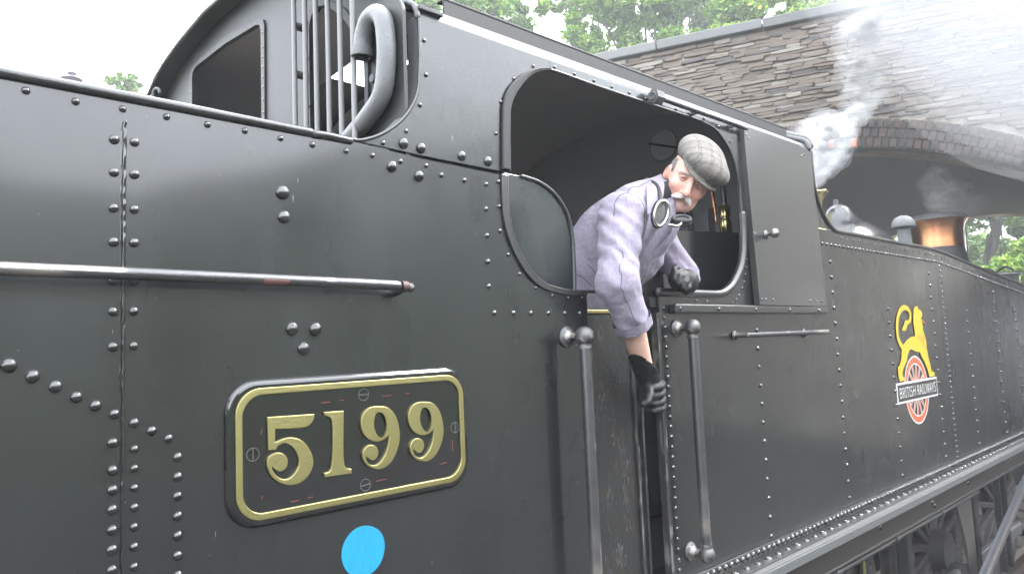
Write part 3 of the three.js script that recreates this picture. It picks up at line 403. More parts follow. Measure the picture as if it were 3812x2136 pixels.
const rivetP = (y, z, r = 0.007) => { const m = put('rivet', bolt, M.paintRivet, rearPlate, [XP - 0.017, y, z]); m.scale.setScalar(r); };
for (const y of [3.12, 3.17, 3.2, 3.25, 3.3, 3.34, 3.38, 3.42, 3.46, 3.52]) { rivetP(y, -0.938, 0.0075); if (y > 3.2) rivetP(y, -1.742, 0.0075); }
for (let i = 0; i < 7; i++) rivetP(3.583 + i * 0.009, -1.0 - i * 0.1, 0.006);
for (const [y, z] of [[3.29, -0.57], [3.12, -0.57], [3.42, -0.575], [3.3, -0.18], [3.16, -0.17], [3.46, -1.85], [3.45, -1.9]]) rivetP(y, z, 0.011);
for (const [y, z] of [[3.42, -0.62], [3.24, -0.61], [3.25, -0.15], [3.07, -0.12]]) put('hex_bolt', at(new THREE.CylinderGeometry(0.014, 0.014, 0.035, 6), XP - 0.03, y, z, 0, 0, Math.PI / 2), M.grey, rearPlate);
for (const z of [-0.592, -0.511, -0.435, -0.354, -0.277, -0.2]) put('guard_bar', tube([[1.1, 2.75, z], [1.1, 3.18, z + 0.003], [1.1, 3.7 + Math.min(0, (z + 0.36) * -0.2), z + 0.004]], 0.0088, 20, 10), std({ color: C(0.17, 0.17, 0.172), roughness: 0.5, bumpMap: per(T.fine, 0.2), bumpScale: 0.001 }), rearPlate);
for (const [z, y] of [[-1.615, 3.455], [-1.685, 3.44]]) put('loop_handle', tube([[0.95, 3.1, z - 0.035], [0.95, y - 0.02, z - 0.035], [0.952, y + 0.004, z - 0.026], [0.958, y + 0.009, z - 0.015], [0.966, y + 0.002, z - 0.006], [0.968, y - 0.01, z - 0.004]], 0.0075, 40, 8), M.grey, rearPlate);
const pipe = put('vent_pipe', tube([[1.06, 2.78, -0.46], [1.1, 2.86, -0.36], [1.12, 2.925, -0.26], [1.12, 2.965, -0.15], [1.12, 3.01, -0.075], [1.12, 3.09, -0.05], [1.12, 3.17, -0.048], [1.12, 3.235, -0.062], [1.12, 3.262, -0.098], [1.12, 3.256, -0.14], [1.12, 3.215, -0.17], [1.12, 3.17, -0.178]], 0.0285, 90, 18, true, false), M.pipe, loco);
put('pipe_mouth', at(lathe([[0.031, 0.03], [0.036, 0.0], [0.031, -0.004], [0.029, 0.03]], 24), 1.12, 3.158, -0.18, 0.1), M.pipe, pipe);
put('pipe_bore', at(new THREE.CylinderGeometry(0.0285, 0.0285, 0.004, 20), 1.12, 3.172, -0.179, 0.1), M.dark, pipe);
// --- cab inside
put('far_cab_side', (() => { const g = sheet([[0.96, 0.9], [0.96, 2.83], [1.204, 3.0], [1.204, 3.245], [3.79, 3.245], [3.79, 0.9]], -2.71, 0.01, [[[1.56, 2.83], [1.56, 3.05], [1.7, 3.2], [2.85, 3.2], [3.0, 3.05], [3.0, 2.83]]], 0); return g; })(), M.inside, loco);
const frontPlate = put('front_plate', (() => { const o = full.map(([z, y]) => [-z, y - 0.004]); const g = sheet([[0.012, 1.2], ...o.slice(1, -1), [2.708, 1.2]], 0, 0.012, [], 0); g.rotateY(Math.PI / 2); g.translate(3.75, 0, 0); return g; })(), M.frontPlate, loco);
put('spectacle_shutter', at(new THREE.CylinderGeometry(0.098, 0.098, 0.012, 40), 3.735, 3.493, -0.9, 0, 0, Math.PI / 2), std({ color: C(0.3, 0.29, 0.28), roughness: 0.7 }), frontPlate);
put('spectacle_ring', at(new THREE.TorusGeometry(0.1, 0.006, 8, 48), 3.733, 3.493, -0.9, 0, Math.PI / 2), M.frontPlate, frontPlate);
put('shutter_bar', at(box(-0.006, 0.006, -0.006, 0.006, -0.11, 0.11), 3.724, 3.49, -0.9, 0.35), M.dark, frontPlate);
put('cab_floor', box(0.96, 3.75, 1.3, 1.34, -2.7, -0.16), M.dark, loco);
const ceil = put('cab_ceiling', merge([strip((z) => Math.max(1.19, roofX(z) + 0.02), () => 1.8, -0.03), strip(() => 2.08, () => 3.745, -0.03)]), M.inside, loco);
const back = put('boiler_backhead', merge([box(3.05, 3.75, 1.34, 2.62, -2.1, -0.62, 0.1), box(3.2, 3.74, 2.5, 2.9, -1.9, -0.82, 0.12)]), std({ color: C(0.045, 0.043, 0.043), roughness: 0.55 }), loco);
put('gauge', at(new THREE.CylinderGeometry(0.08, 0.08, 0.04, 28), 3.1, 3.02, -1.7, 0, 0, Math.PI / 2), std({ color: C(0.3, 0.22, 0.14), roughness: 0.4, metalness: 0.5 }), back);
put('regulator_rod', tube([[3.0, 2.98, -1.52], [3.0, 2.6, -1.45]], 0.012, 4, 8, false), M.rail, back);
put('red_handle', tube([[2.96, 2.72, -1.5], [2.97, 2.62, -1.46], [2.96, 2.52, -1.44]], 0.022, 10, 8), std({ color: C(0.35, 0.03, 0.03), roughness: 0.5 }), back);
put('copper_pipe', tube([[3.32, 3.22, -0.36], [3.28, 3.05, -0.31], [3.27, 2.86, -0.29]], 0.009, 20, 8), M.copper, back);
put('lever', sheet(curve2([[3.185, 2.6], [3.188, 2.88], [3.205, 2.925], [3.235, 2.93], [3.252, 2.9], [3.25, 2.6]], 24), -0.285, 0.02), M.grey, back);
put('lever', sheet([[3.06, 2.6], [3.02, 2.93], [3.045, 2.93], [3.1, 2.6]], -0.29, 0.02), M.dark, back);
put('brass_fitting', at(lathe([[0.0001, 0], [0.032, 0], [0.032, 0.07], [0.024, 0.09], [0.024, 0.1], [0.03, 0.1], [0.03, 0.16], [0.0001, 0.16]], 20), 3.38, 2.8, -0.3), M.brassBright, back);
put('steam_pipe', tube([[3.38, 3.2, -0.3], [3.38, 2.95, -0.3]], 0.014, 6, 10, false), M.rail, back);
const inner = put('inner_panel', sheet([[2.56, 1.34], [2.56, 2.735], [3.12, 2.775], [3.6, 2.79], [3.6, 1.34]], -0.14, 0.02), M.paint, loco);
for (let i = 0; i < 7; i++) rivet(inner, 2.68 + 0.002 * i, 2.7 - i * 0.06, 0.006, -0.14);
// --- doorway
const door = put('cab_door', boxUV(box(1.83, 2.186, 1.2, 2.372, -0.075, -0.052, 0.004)), M.doorPaint, loco);
put('brass_strip', box(1.84, 2.186, 2.366, 2.384, -0.08, -0.044, 0.006), M.brassBright, door);
put('door_edge', boxUV(box(2.184, 2.194, 1.2, 2.25, -0.08, -0.04, 0.003)), M.worn, door);
put('door_post', boxUV(box(2.243, 2.256, 1.2, 2.36, -0.1, -0.055, 0.003)), M.worn, door);
put('door_leaf', boxUV(box(2.25, 2.312, 1.2, 2.36, -0.115, -0.1, 0.003)), M.doorPaint, door);
put('gap_shade_panel', box(2.18, 2.32, 1.2, 2.34, -0.18, -0.16, 0.002), M.dark, door);  // dark panel behind the door gap, stands in for the unlit cab interior
put('door_catch', box(2.28, 2.318, 2.39, 2.43, -0.06, -0.01, 0.004), M.dark, door);
put('handle_rod', tube([[2.197, 1.2, -0.045], [2.196, 1.86, -0.045]], 0.006, 4, 8, false), M.rail, door);
put('door_jamb', boxUV(box(2.296, 2.3185, 1.3, 2.37, -0.03, 0.004, 0.004)), M.worn, loco);
put('door_jamb', boxUV(box(1.8915, 1.896, 0.9, 2.44, -0.03, -0.001, 0.001)), M.paintBead, loco);
// --- hand rails
function upright(x, z, yt, yb) {
  const h = put('handrail', tube([[x, yt, z], [x, yb, z]], 0.0198, 4, 20, false, false), M.rail, loco);
  const prof = [[0.0001, -0.002], [0.035, -0.002], [0.037, 0.004], [0.034, 0.01], [0.025, 0.013], [0.024, 0.018], [0.017, 0.024], [0.0135, 0.032], [0.0135, z - 0.02]];
  for (const y of [yt, yb]) { if (y < 1) continue; put('knob', new THREE.SphereGeometry(0.0325, 28, 20), M.rail, h, [x, y, z]); put('flange', at(lathe(prof, 28), x, y, 0, Math.PI / 2), M.rail, h); put('collar', at(new THREE.CylinderGeometry(0.0225, 0.0225, 0.012, 20), x, y + (y === yt ? -0.036 : 0.034), z), M.rail, h); }
}
upright(1.778, 0.082, 2.284, 0.7); upright(2.425, 0.076, 2.306, 1.438);
const long = put('long_handrail', tube([[-2.5, 2.437, 0.068], [0.5, 2.436, 0.068], [1.085, 2.4305, 0.068], [1.1, 2.43, 0.067], [1.104, 2.428, 0.06]], 0.0133, 60, 16), M.rail, loco);
put('bracket', tube([[1.083, 2.428, 0.064], [1.08, 2.418, 0.03], [1.08, 2.416, 0]], 0.011, 10, 10), M.rail, long);
put('paint_chip', tube([[0.688, 2.4335, 0.0686], [0.752, 2.433, 0.0686]], 0.01315, 4, 16, false, false), std({ color: C(0.09, 0.04, 0.036), roughness: 0.6 }), long);
put('paint_chip', tube([[1.07, 2.4308, 0.0685], [1.088, 2.4304, 0.0685]], 0.0134, 4, 16, false, false), std({ color: C(0.08, 0.045, 0.04), roughness: 0.6 }), long);
const small = put('short_handrail', tube([[2.86, 2.268, 0.07], [3.66, 2.271, 0.07]], 0.0118, 4, 14, false), M.rail, loco);
for (const x of [2.86, 3.53]) put('flange', at(lathe([[0.0001, 0], [0.021, 0], [0.021, 0.012], [0.011, 0.014], [0.011, 0.07]], 20), x, 2.27, 0, Math.PI / 2), M.rail, small);
// --- running plate, angle iron, valance
const run = put('running_plate', boxUV(box(2.319, 12.5, 1.276, 1.296, -0.6, 0.112, 0.002)), std({ color: C(0.1, 0.098, 0.098), roughness: 0.5, bumpMap: per(T.fine, 0.5), bumpScale: 0.0015 }), loco);
put('plate_edge', boxUV(box(2.319, 12.5, 1.253, 1.294, 0.113, 0.125, 0.004)), M.grey, run);
put('valance', boxUV(box(2.319, 12.5, 1.118, 1.276, 0.045, 0.057, 0.003)), std({ color: C(0.022, 0.018, 0.015), roughness: 0.5 }), run);
put('valance_lip', tube([[2.4, 1.116, 0.058], [12, 1.116, 0.058]], 0.0095, 20, 8, false), M.paintBead, run);
put('conduit', merge([tube([[2.4, 1.085, 0.045], [6.0, 1.085, 0.045]], 0.015, 20, 8, false), ...[3.6, 4.4, 5.2].map((x) => at(new THREE.CylinderGeometry(0.021, 0.021, 0.05, 12), x, 1.085, 0.045, 0, 0, Math.PI / 2))]), M.paintBead, run);
const angle = put('angle_iron', merge([boxUV(box(2.319, 9.2, 1.2965, 1.345, 0.0008, 0.0125, 0.003)), boxUV(box(2.319, 9.2, 1.2965, 1.3065, 0.013, 0.085, 0.003))]), M.paintBead, loco);
let k3 = 0;
for (let x = 2.38; x < 9; x += 0.0452, k3++) { if (x < 4.2) rivet(angle, x, 1.326, 0.0135, 0.0125); else rivet('stuff', x, 1.326, 0.0135, 0.0125); if (k3 % 2 === 0) { const g = riv[k3 % 3].clone(); g.rotateX(-Math.PI / 2); const r = k3 % 6 === 0 ? 0.019 : 0.0135; g.scale(r, r * 0.8, r); g.translate(x, 1.306, 0.056); extra.push(g); } }
for (const [x, y] of [[4.15, 1.2], [5.0, 1.185], [5.04, 1.16], [5.75, 1.19], [6.9, 1.19]]) { const m = put('bolt', riv[0], M.paintRivet, run, [x, y, 0.057]); m.scale.setScalar(0.016); }
put('rivet_rows', merge(extra), M.paintRivet, loco).userData.kind = 'stuff';
// --- number plate
{
  const rrect = (w, h, r) => { const s = new THREE.Shape(), x = -w / 2, y = -h / 2; s.moveTo(x + r, y); s.lineTo(x + w - r, y); s.absarc(x + w - r, y + r, r, -Math.PI / 2, 0); s.lineTo(x + w, y + h - r); s.absarc(x + w - r, y + h - r, r, 0, Math.PI / 2); s.lineTo(x + r, y + h); s.absarc(x + r, y + h - r, r, Math.PI / 2, Math.PI); s.lineTo(x, y + r); s.absarc(x + r, y + r, r, Math.PI, 1.5 * Math.PI); return s; };
  const ex = (s, d, b, z) => { const g = new THREE.ExtrudeGeometry(s, { depth: d - b, bevelEnabled: true, bevelSize: b, bevelOffset: -b, bevelThickness: b, bevelSegments: 4, curveSegments: 16 }); g.translate(0, 0, z); return g; };
  const plate = put('number_plate', ex(rrect(0.704, 0.34, 0.077), 0.0125, 0.0125, 0), phy({ color: C(0.004, 0.0038, 0.004), roughness: 0.1, bumpMap: per(T.paintBump, 0.3), bumpScale: 0.0006, clearcoat: 1, clearcoatRoughness: 0.08 }), loco, [0.977, 2.0345, 0]);
  plate.userData.label = 'cast number plate reading 5199 in brass on black';
  const band = rrect(0.664, 0.302, 0.062), inn = rrect(0.632, 0.27, 0.05); band.holes.push(new THREE.Path(inn.getPoints(16).reverse()));
  put('border', ex(band, 0.006, 0.002, 0.0125), M.brass, plate);
  const P = (l) => l.map(([x, y]) => new THREE.Vector2(x * 1e-4, y * 1e-4));
  const five = [[-2579, 822], [-1389, 786], [-1400, 673], [-1490, 555], [-1614, 493], [-2392, 525], [-2401, 223], [-2176, 282], [-1940, 280], [-1702, 166], [-1516, -69], [-1438, -304], [-1455, -476], [-1582, -681], [-1799, -809], [-2063, -816], [-2320, -716], [-2520, -518], [-2600, -291], [-2565, -105], [-2412, -29], [-2259, -36], [-2105, -178], [-2108, -360], [-2187, -446], [-2304, -473], [-2405, -415], [-2480, -332], [-2468, -406], [-2369, -552], [-2216, -655], [-2061, -659], [-1928, -569], [-1833, -423], [-1816, -253], [-1893, -46], [-2022, 105], [-2178, 173], [-2334, 118], [-2386, 40], [-2563, 58]];
  const one = [[-1137, 808], [-580, 795], [-592, -546], [-535, -631], [-394, -677], [-397, -793], [-1142, -777], [-1154, -670], [-1012, -652], [-953, -547], [-914, 549], [-969, 657], [-1110, 722]];
  const nine = [[454, 820], [741, 755], [963, 529], [1067, 187], [1074, -117], [964, -433], [760, -692], [532, -795], [311, -783], [66, -663], [-66, -461], [-46, -279], [80, -162], [236, -154], [374, -251], [401, -389], [335, -514], [224, -552], [117, -498], [42, -435], [46, -502], [99, -602], [221, -672], [377, -667], [539, -541], [675, -315], [750, 29], [554, -71], [332, -85], [85, 23], [-63, 226], [-94, 441], [-20, 673], [170, 804]];
  const hole = [[449, 679], [591, 618], [682, 418], [675, 201], [605, 18], [492, -18], [368, 72], [279, 269], [286, 511], [353, 653]];
  // smooth curves between the corners of each numeral
  const round = (l, corners) => { const out = [], n = l.length, cs = corners.slice().sort((a, b) => a - b); if (!cs.length) return new THREE.CatmullRomCurve3(l.map((p) => V(p[0], p[1], 0)), true, 'centripetal').getPoints(n * 3).slice(0, -1).map((p) => [p.x, p.y]); for (let c = 0; c < cs.length; c++) { const a = cs[c], b = cs[(c + 1) % cs.length] + (c + 1 >= cs.length ? n : 0), seg = []; for (let i = a; i <= b; i++) seg.push(V(l[i % n][0], l[i % n][1], 0)); const pts = seg.length > 2 ? new THREE.CatmullRomCurve3(seg, false, 'centripetal').getPoints((seg.length - 1) * 4) : seg; out.push(...pts.slice(0, -1).map((p) => [p.x, p.y])); } return out; };
  const num = (l, h) => { const s = new THREE.Shape(P(l)); if (h) s.holes.push(new THREE.Path(P(h))); return ex(s, 0.0075, 0.0016, 0.0125); };
  put('numeral', num(round(five, [0, 1, 5, 6, 27, 39, 40])), M.brass, plate);
  put('numeral', num(round(one, [0, 1, 4, 5, 6, 7, 12])), M.brass, plate);
  const ng = num(round(nine, [26]), round(hole, []));
  put('numeral', ng, M.brass, plate); put('numeral', ng, M.brass, plate, [0.1465, 0.0, 0]);
  for (const [x, y, a] of [[0.004, 0.115, 0], [0.003, -0.115, 0.12], [-0.291, 0, Math.PI / 2], [0.3, 0, Math.PI / 2]]) { const s = put('screw', at(new THREE.TorusGeometry(0.0148, 0.0011, 6, 32), x, y, 0.0132), M.grey, plate); put('slot', at(box(-0.014, 0.014, -0.0011, 0.0011, -0.001, 0.001, 0.0004), x, y, 0.0136, 0, 0, a), M.grey, s); }
  const red = std({ color: C(0.16, 0.025, 0.018), roughness: 0.7 });
  for (const [x, y, l, a] of [[-0.105, 0.104, 0.025, 0.02], [-0.06, 0.106, 0.012, 0], [0.075, 0.107, 0.03, 0], [0.14, 0.108, 0.014, 0], [0.255, -0.095, 0.024, 0.1], [0.289, -0.05, 0.03, 1.55], [-0.27, 0.05, 0.012, 1.3], [-0.27, -0.1, 0.008, 1.2], [-0.19, -0.122, 0.02, 0], [0.05, -0.11, 0.03, 0.03], [-0.15, -0.12, 0.012, 0]]) put('paint_chip', at(box(-l / 2, l / 2, -0.0008, 0.0008, -0.0004, 0.0004, 0.0003), x, y, 0.0131, 0, 0, a), red, plate);
}
{ const pts = []; for (let i = 0; i < 48; i++) { const a = (i / 48) * 6.2832; pts.push([Math.cos(a) * 0.0632 * (1 + 0.012 * Math.sin(3 * a)), Math.sin(a) * 0.0632 * (1 + 0.015 * Math.cos(2 * a + 1))]); }
  put('blue_disc', sheet(pts, 0.0022, 0.002, [], 0.0004), std({ color: C(0.005, 0.2, 0.35), map: per(tex(256, (x, y) => { const k = 0.93 + 0.07 * tile(40, 5, x, y, 95) + 0.04 * (tile(8, 8, x, y, 96) - 0.5); return [k, k, k]; }, true), 0.1), roughness: 0.5 }), loco, [0.977, 1.753, 0]).userData.label = 'round sky blue disc under the number plate'; }
// --- emblem
{
  const em = put('emblem', sheet([[-0.366, -0.064], [0.385, -0.064], [0.385, 0.064], [-0.366, 0.064]], 0.0034, 0.003, [], 0.0004), std({ color: C(0.45, 0.45, 0.44), roughness: 0.4 }), loco, [5.1, 1.876, 0]);
  em.userData.label = 'painted lion over wheel emblem with a name board';
  const P = (l) => l.map(([x, y]) => [x * 1e-4, y * 1e-4]), yel = std({ color: C(0.42, 0.3, 0.015), roughness: 0.45 }), org = std({ color: C(0.36, 0.09, 0.04), roughness: 0.45 }), wht = std({ color: C(0.45, 0.44, 0.42), roughness: 0.45 }), blk = std({ color: C(0.025, 0.024, 0.024), roughness: 0.4 });
  put('name_board', sheet([[-0.352, -0.051], [0.371, -0.051], [0.371, 0.051], [-0.352, 0.051]], 0.0046, 0.001, [], 0.0002), blk, em);
  const body = [[888, 5439], [1395, 5462], [1417, 5275], [1900, 5184], [2124, 4996], [2009, 4775], [1801, 4681], [1905, 4524], [1992, 4304], [1963, 3927], [2116, 3611], [2344, 3293], [2405, 2977], [2357, 2664], [2494, 2283], [2633, 1775], [2867, 1262], [2899, 1040], [3369, 1015], [3523, 881], [3437, 714], [2430, 708], [2186, 1170], [1701, 1752], [1100, 2209], [1060, 2395], [286, 2482], [-618, 2662], [-978, 2584], [-1303, 2297], [-1558, 1951], [-2245, 1512], [-2525, 1235], [-2455, 999], [-2277, 930], [-2275, 744], [-3082, 735], [-3230, 1100], [-3182, 1615], [-2894, 1688], [-2516, 2049], [-2335, 2452], [-2200, 2799], [-1783, 3023], [-1138, 3276], [-417, 3441], [375, 3487], [376, 3824], [277, 4315], [370, 4806], [571, 5238]];
  const lion = put('lion', sheet(P(body), 0.0052, 0.001, [], 0.0002), yel, em);
  const tl = curve2(P([[-2038, 2794], [-2563, 3161], [-2767, 3633], [-2704, 4217], [-2477, 4687], [-2003, 5102], [-1457, 5314], [-897, 5349], [-392, 5201], [-161, 4897], [-291, 4592], [-594, 4412]]), 60), off = (s) => tl.map((p, i) => { const a = tl[Math.max(0, i - 1)], b = tl[Math.min(60, i + 1)], l = Math.hypot(b[0] - a[0], b[1] - a[1]), w = lerp(0.019, 0.014, i / 60) * s; return [p[0] - ((b[1] - a[1]) / l) * w, p[1] + ((b[0] - a[0]) / l) * w]; });
  put('tail', sheet([...off(1), ...off(-1).reverse()], 0.0058, 0.001, [], 0.0002), yel, em);
  put('tail_tuft', sheet(P([[-1241, 4517], [-478, 4532], [-439, 4350], [-902, 4202], [-1232, 3894], [-1658, 3851], [-1971, 3915], [-1666, 4149], [-1423, 4326]]), 0.0064, 0.001, [], 0.0002), yel, em);
  put('tongue', sheet(P([[1848, 4650], [2168, 4479], [2507, 4363], [2434, 4301], [2054, 4398], [1837, 4543]]), 0.0064, 0.001, [], 0.0002), org, em);
  for (let i = 0; i < 4; i++) put('mane_line', sheet(curve2([[0.075 + i * 0.035, 0.352 + i * 0.004], [0.13 + i * 0.028, 0.325], [0.215 + i * 0.004, 0.25 + i * 0.03]], 10).concat(curve2([[0.212 + i * 0.004, 0.25 + i * 0.03], [0.128 + i * 0.028, 0.321], [0.075 + i * 0.035, 0.347 + i * 0.004]], 10)), 0.0056, 0.0006, [], 0), org, em);
  const wx = -0.008, wy = 0.002, R = 0.219, ring = (a, b, z, m, nm) => put(nm, at(new THREE.RingGeometry(b, a, 64), wx, wy, z), m, em);
  ring(R, R - 0.01, 0.0012, wht, 'wheel_outline'); ring(R - 0.0102, R - 0.048, 0.0012, org, 'wheel_rim'); ring(R - 0.0482, R - 0.056, 0.0012, wht, 'wheel_outline'); ring(0.04, 0, 0.0024, org, 'wheel_hub'); ring(0.046, 0.0402, 0.0024, wht, 'wheel_outline');
  for (let i = 0; i < 14; i++) { const a = (i / 14) * 6.2832 + 0.1; const g = sheet([[0.04, -0.015], [0.162, -0.0105], [0.162, 0.0105], [0.04, 0.015]], 0, 0.0005, [], 0), h = sheet([[0.04, -0.009], [0.162, -0.0055], [0.162, 0.0055], [0.04, 0.009]], 0, 0.0005, [], 0); put('spoke', at(g, wx, wy, 0.0014, 0, 0, a), wht, em); put('spoke', at(h, wx, wy, 0.002, 0, 0, a), org, em); }
  const font = await new FontLoader().loadAsync('fonts/droid/droid_sans_regular.typeface.json');
  const g = new THREE.ShapeGeometry(font.generateShapes('BRITISH RAILWAYS', 0.1), 6); g.computeBoundingBox(); const bb = g.boundingBox, w = bb.max.x - bb.min.x, hh = bb.max.y - bb.min.y; g.translate(-bb.min.x - w / 2, -bb.min.y - hh / 2, 0); g.scale(0.67 / w, 0.066 / hh, 1); g.translate(0.01, 0, 0.0052);
  const all = g, idx = Array.from(all.index.array), pa = all.attributes.position, par = []; for (let i = 0; i < pa.count; i++) par.push(i); const find = (i) => (par[i] === i ? i : (par[i] = find(par[i]))); for (let i = 0; i < idx.length; i += 3) { par[find(idx[i])] = find(idx[i + 1]); par[find(idx[i + 1])] = find(idx[i + 2]); }
  const sets = {}; for (let i = 0; i < idx.length; i += 3) (sets[find(idx[i])] ??= []).push(idx[i], idx[i + 1], idx[i + 2]);
  for (const l of Object.values(sets)) { const q = []; for (const i of l) q.push(pa.getX(i), pa.getY(i), pa.getZ(i)); const b = new THREE.BufferGeometry(); b.setAttribute('position', new THREE.Float32BufferAttribute(q, 3)); b.setAttribute('uv', new THREE.Float32BufferAttribute(q.filter((_, k) => k % 3 < 2), 2)); b.computeVertexNormals(); put('letter', b, wht, em); }
}
// --- boiler, mountings, chimney, tank vent
const boiler = put('boiler', at(new THREE.CylinderGeometry(0.6, 0.68, 6.6, 48), 7.1, 2.5, ZC, 0, 0, -Math.PI / 2), M.roof, loco);
put('boiler_band', merge([5.4, 6.6, 8.6].map((x) => at(new THREE.TorusGeometry(0.655 - (x - 5) * 0.012, 0.012, 6, 64), x, 2.5, ZC, 0, Math.PI / 2))), M.paintBead, boiler);
put('smokebox', at(new THREE.CylinderGeometry(0.66, 0.66, 1.7, 48), 10.9, 2.5, ZC, 0, 0, -Math.PI / 2), M.dark, boiler);
const feed = put('top_feed_casing', net((x, y, z) => { let d = ell(x, y, z, [7.55, 2.95, ZC], [0.72, 0.5, 0.5]); d = smin(d, ell(x, y, z, [7.2, 3.36, ZC + 0.1], [0.17, 0.2, 0.16]), 0.05); d = smin(d, ell(x, y, z, [7.55, 3.36, ZC - 0.02], [0.2, 0.23, 0.18]), 0.04); return d; }, [6.7, 2.5, ZC - 0.6], [8.4, 3.75, ZC + 0.6], 0.03), phy({ color: C(0.03, 0.03, 0.032), roughness: 0.25, clearcoat: 0.5 }), boiler);
put('casing_band', at(new THREE.TorusGeometry(0.46, 0.007, 6, 48), 7.75, 2.97, ZC, 0, 1.25), M.dark, feed);
put('valve_stem', new THREE.CylinderGeometry(0.025, 0.025, 0.09, 10), M.grey, feed, [7.42, 3.6, ZC]);
put('safety_valve', at(lathe([[0.09, 3.28], [0.075, 3.36], [0.055, 3.44], [0.048, 3.52], [0.052, 3.57], [0.07, 3.61], [0.1, 3.645], [0.113, 3.66], [0.113, 3.672], [0.1, 3.675], [0.06, 3.64], [0.0001, 3.63]], 32), 6.97, 0, ZC), M.brassBright, boiler);
const chim = put('chimney', at(lathe([[0.42, 3.02], [0.35, 3.1], [0.315, 3.2], [0.3, 3.34], [0.29, 3.36]], 40), 10.6, 0, ZC), M.dark, boiler);
put('copper_cap', at(lathe([[0.298, 3.335], [0.302, 3.35], [0.298, 3.45], [0.302, 3.56], [0.32, 3.64], [0.35, 3.69], [0.372, 3.712]], 48), 10.6, 0, ZC), M.copper, chim);
put('chimney_rim', at(lathe([[0.373, 3.71], [0.37, 3.725], [0.33, 3.775], [0.29, 3.79], [0.25, 3.76], [0.23, 3.4]], 48), 10.6, 0, ZC), M.grey, chim);
put('whistle_rod', tube([[10.95, 3.75, ZC + 0.22], [10.98, 3.5, ZC + 0.22], [10.95, 3.2, ZC + 0.22], [11.1, 3.12, ZC + 0.22]], 0.022, 20, 8), M.chrome, chim);
const vent = put('tank_vent', at(lathe([[0.0001, 3.262], [0.03, 3.258], [0.06, 3.244], [0.082, 3.22], [0.092, 3.19], [0.094, 3.165], [0.09, 3.152], [0.056, 3.15], [0.052, 3.14], [0.052, 2.82]], 28), 6.67, 0, -0.5), M.grey, loco);
put('vent_flange', at(new THREE.CylinderGeometry(0.08, 0.085, 0.02, 24), 6.67, 2.81, -0.5), M.dark, vent);
const fil = put('tank_filler', at(lathe([[0.0001, 2.86], [0.15, 2.86], [0.165, 2.84], [0.165, 2.825], [0.14, 2.82], [0.14, 2.5]], 28), 9.0, -0.02, -0.32), M.paintBead, loco);
put('filler_lever', tube([[8.85, 2.86, -0.2], [9.0, 2.9, -0.3], [9.15, 2.86, -0.42]], 0.014, 10, 6), M.dark, fil);
// --- frames, wheels and motion under the running plate
put('main_frame', boxUV(box(2.6, 12, 0.35, 1.27, -0.78, -0.74, 0.004)), M.dark, loco);
const spokeM = std({ color: C(0.055, 0.05, 0.045), roughness: 0.6 });
for (const [wx, wy, R] of [[6.72, 0.44, 0.76], [8.7, 0.44, 0.76], [4.74, 0.44, 0.76]]) {
  const w = put('driving_wheel', at(new THREE.TorusGeometry(R - 0.05, 0.055, 10, 56), wx, wy, -0.55), spokeM, loco);
  put('tyre', at(new THREE.CylinderGeometry(R, R, 0.12, 56, 1, true), wx, wy, -0.6, Math.PI / 2), M.rail, w);
  put('hub', at(new THREE.CylinderGeometry(0.15, 0.17, 0.22, 28), wx, wy, -0.5, Math.PI / 2), spokeM, w);
  const sg = box(-0.028, 0.028, 0.1, R - 0.06, -0.03, 0.03, 0.015);
  for (let i = 0; i < 16; i++) { const m = put('spoke', sg, spokeM, w, [wx, wy, -0.53]); m.rotation.z = (i / 16) * 6.2832 + 0.2; }
}
const rods = put('coupling_rod', box(4.3, 8.7, 0.2, 0.32, -0.36, -0.3, 0.02), std({ color: C(0.2, 0.2, 0.2), metalness: 0.5, roughness: 0.45 }), loco);
for (const x of [4.74, 6.72, 8.7]) put('crank_pin', at(new THREE.CylinderGeometry(0.09, 0.09, 0.18, 24), x, 0.26, -0.34, Math.PI / 2), M.rail, rods);
const hang = put('brake_hanger', box(5.05, 5.13, 0.35, 1.12, -0.2, -0.12, 0.012), M.dark, loco);
for (const [x, w] of [[3.95, 0.04], [4.35, 0.05], [6.5, 0.05], [7.2, 0.05], [7.4, 0.03]]) put('hanger_bar', box(x, x + w, 0.2, 1.13, -0.16, -0.11, 0.01), M.dark, hang);
put('hanger_bar', box(4.26, 4.275, 0.2, 1.13, -0.1, -0.085, 0.004), M.brass, hang);
put('bracket_plate', sheet(curve2([[5.95, 1.13], [6.02, 0.95], [6.12, 0.75], [6.18, 0.55], [6.22, 0.35], [6.36, 0.35], [6.36, 1.13]], 20), -0.1, 0.02), spokeM, hang);
put('step_stay', sheet([[5.5, 0.43], [5.95, 0.43], [8.05, 1.14], [7.75, 1.14]], 0.06, 0.02), std({ color: C(0.06, 0.062, 0.07), roughness: 0.5 }), loco);
put('step_stay', sheet([[5.7, 0.43], [5.83, 0.43], [7.95, 1.14], [7.86, 1.14]], 0.075, 0.035), std({ color: C(0.07, 0.062, 0.058), roughness: 0.5 }), loco);
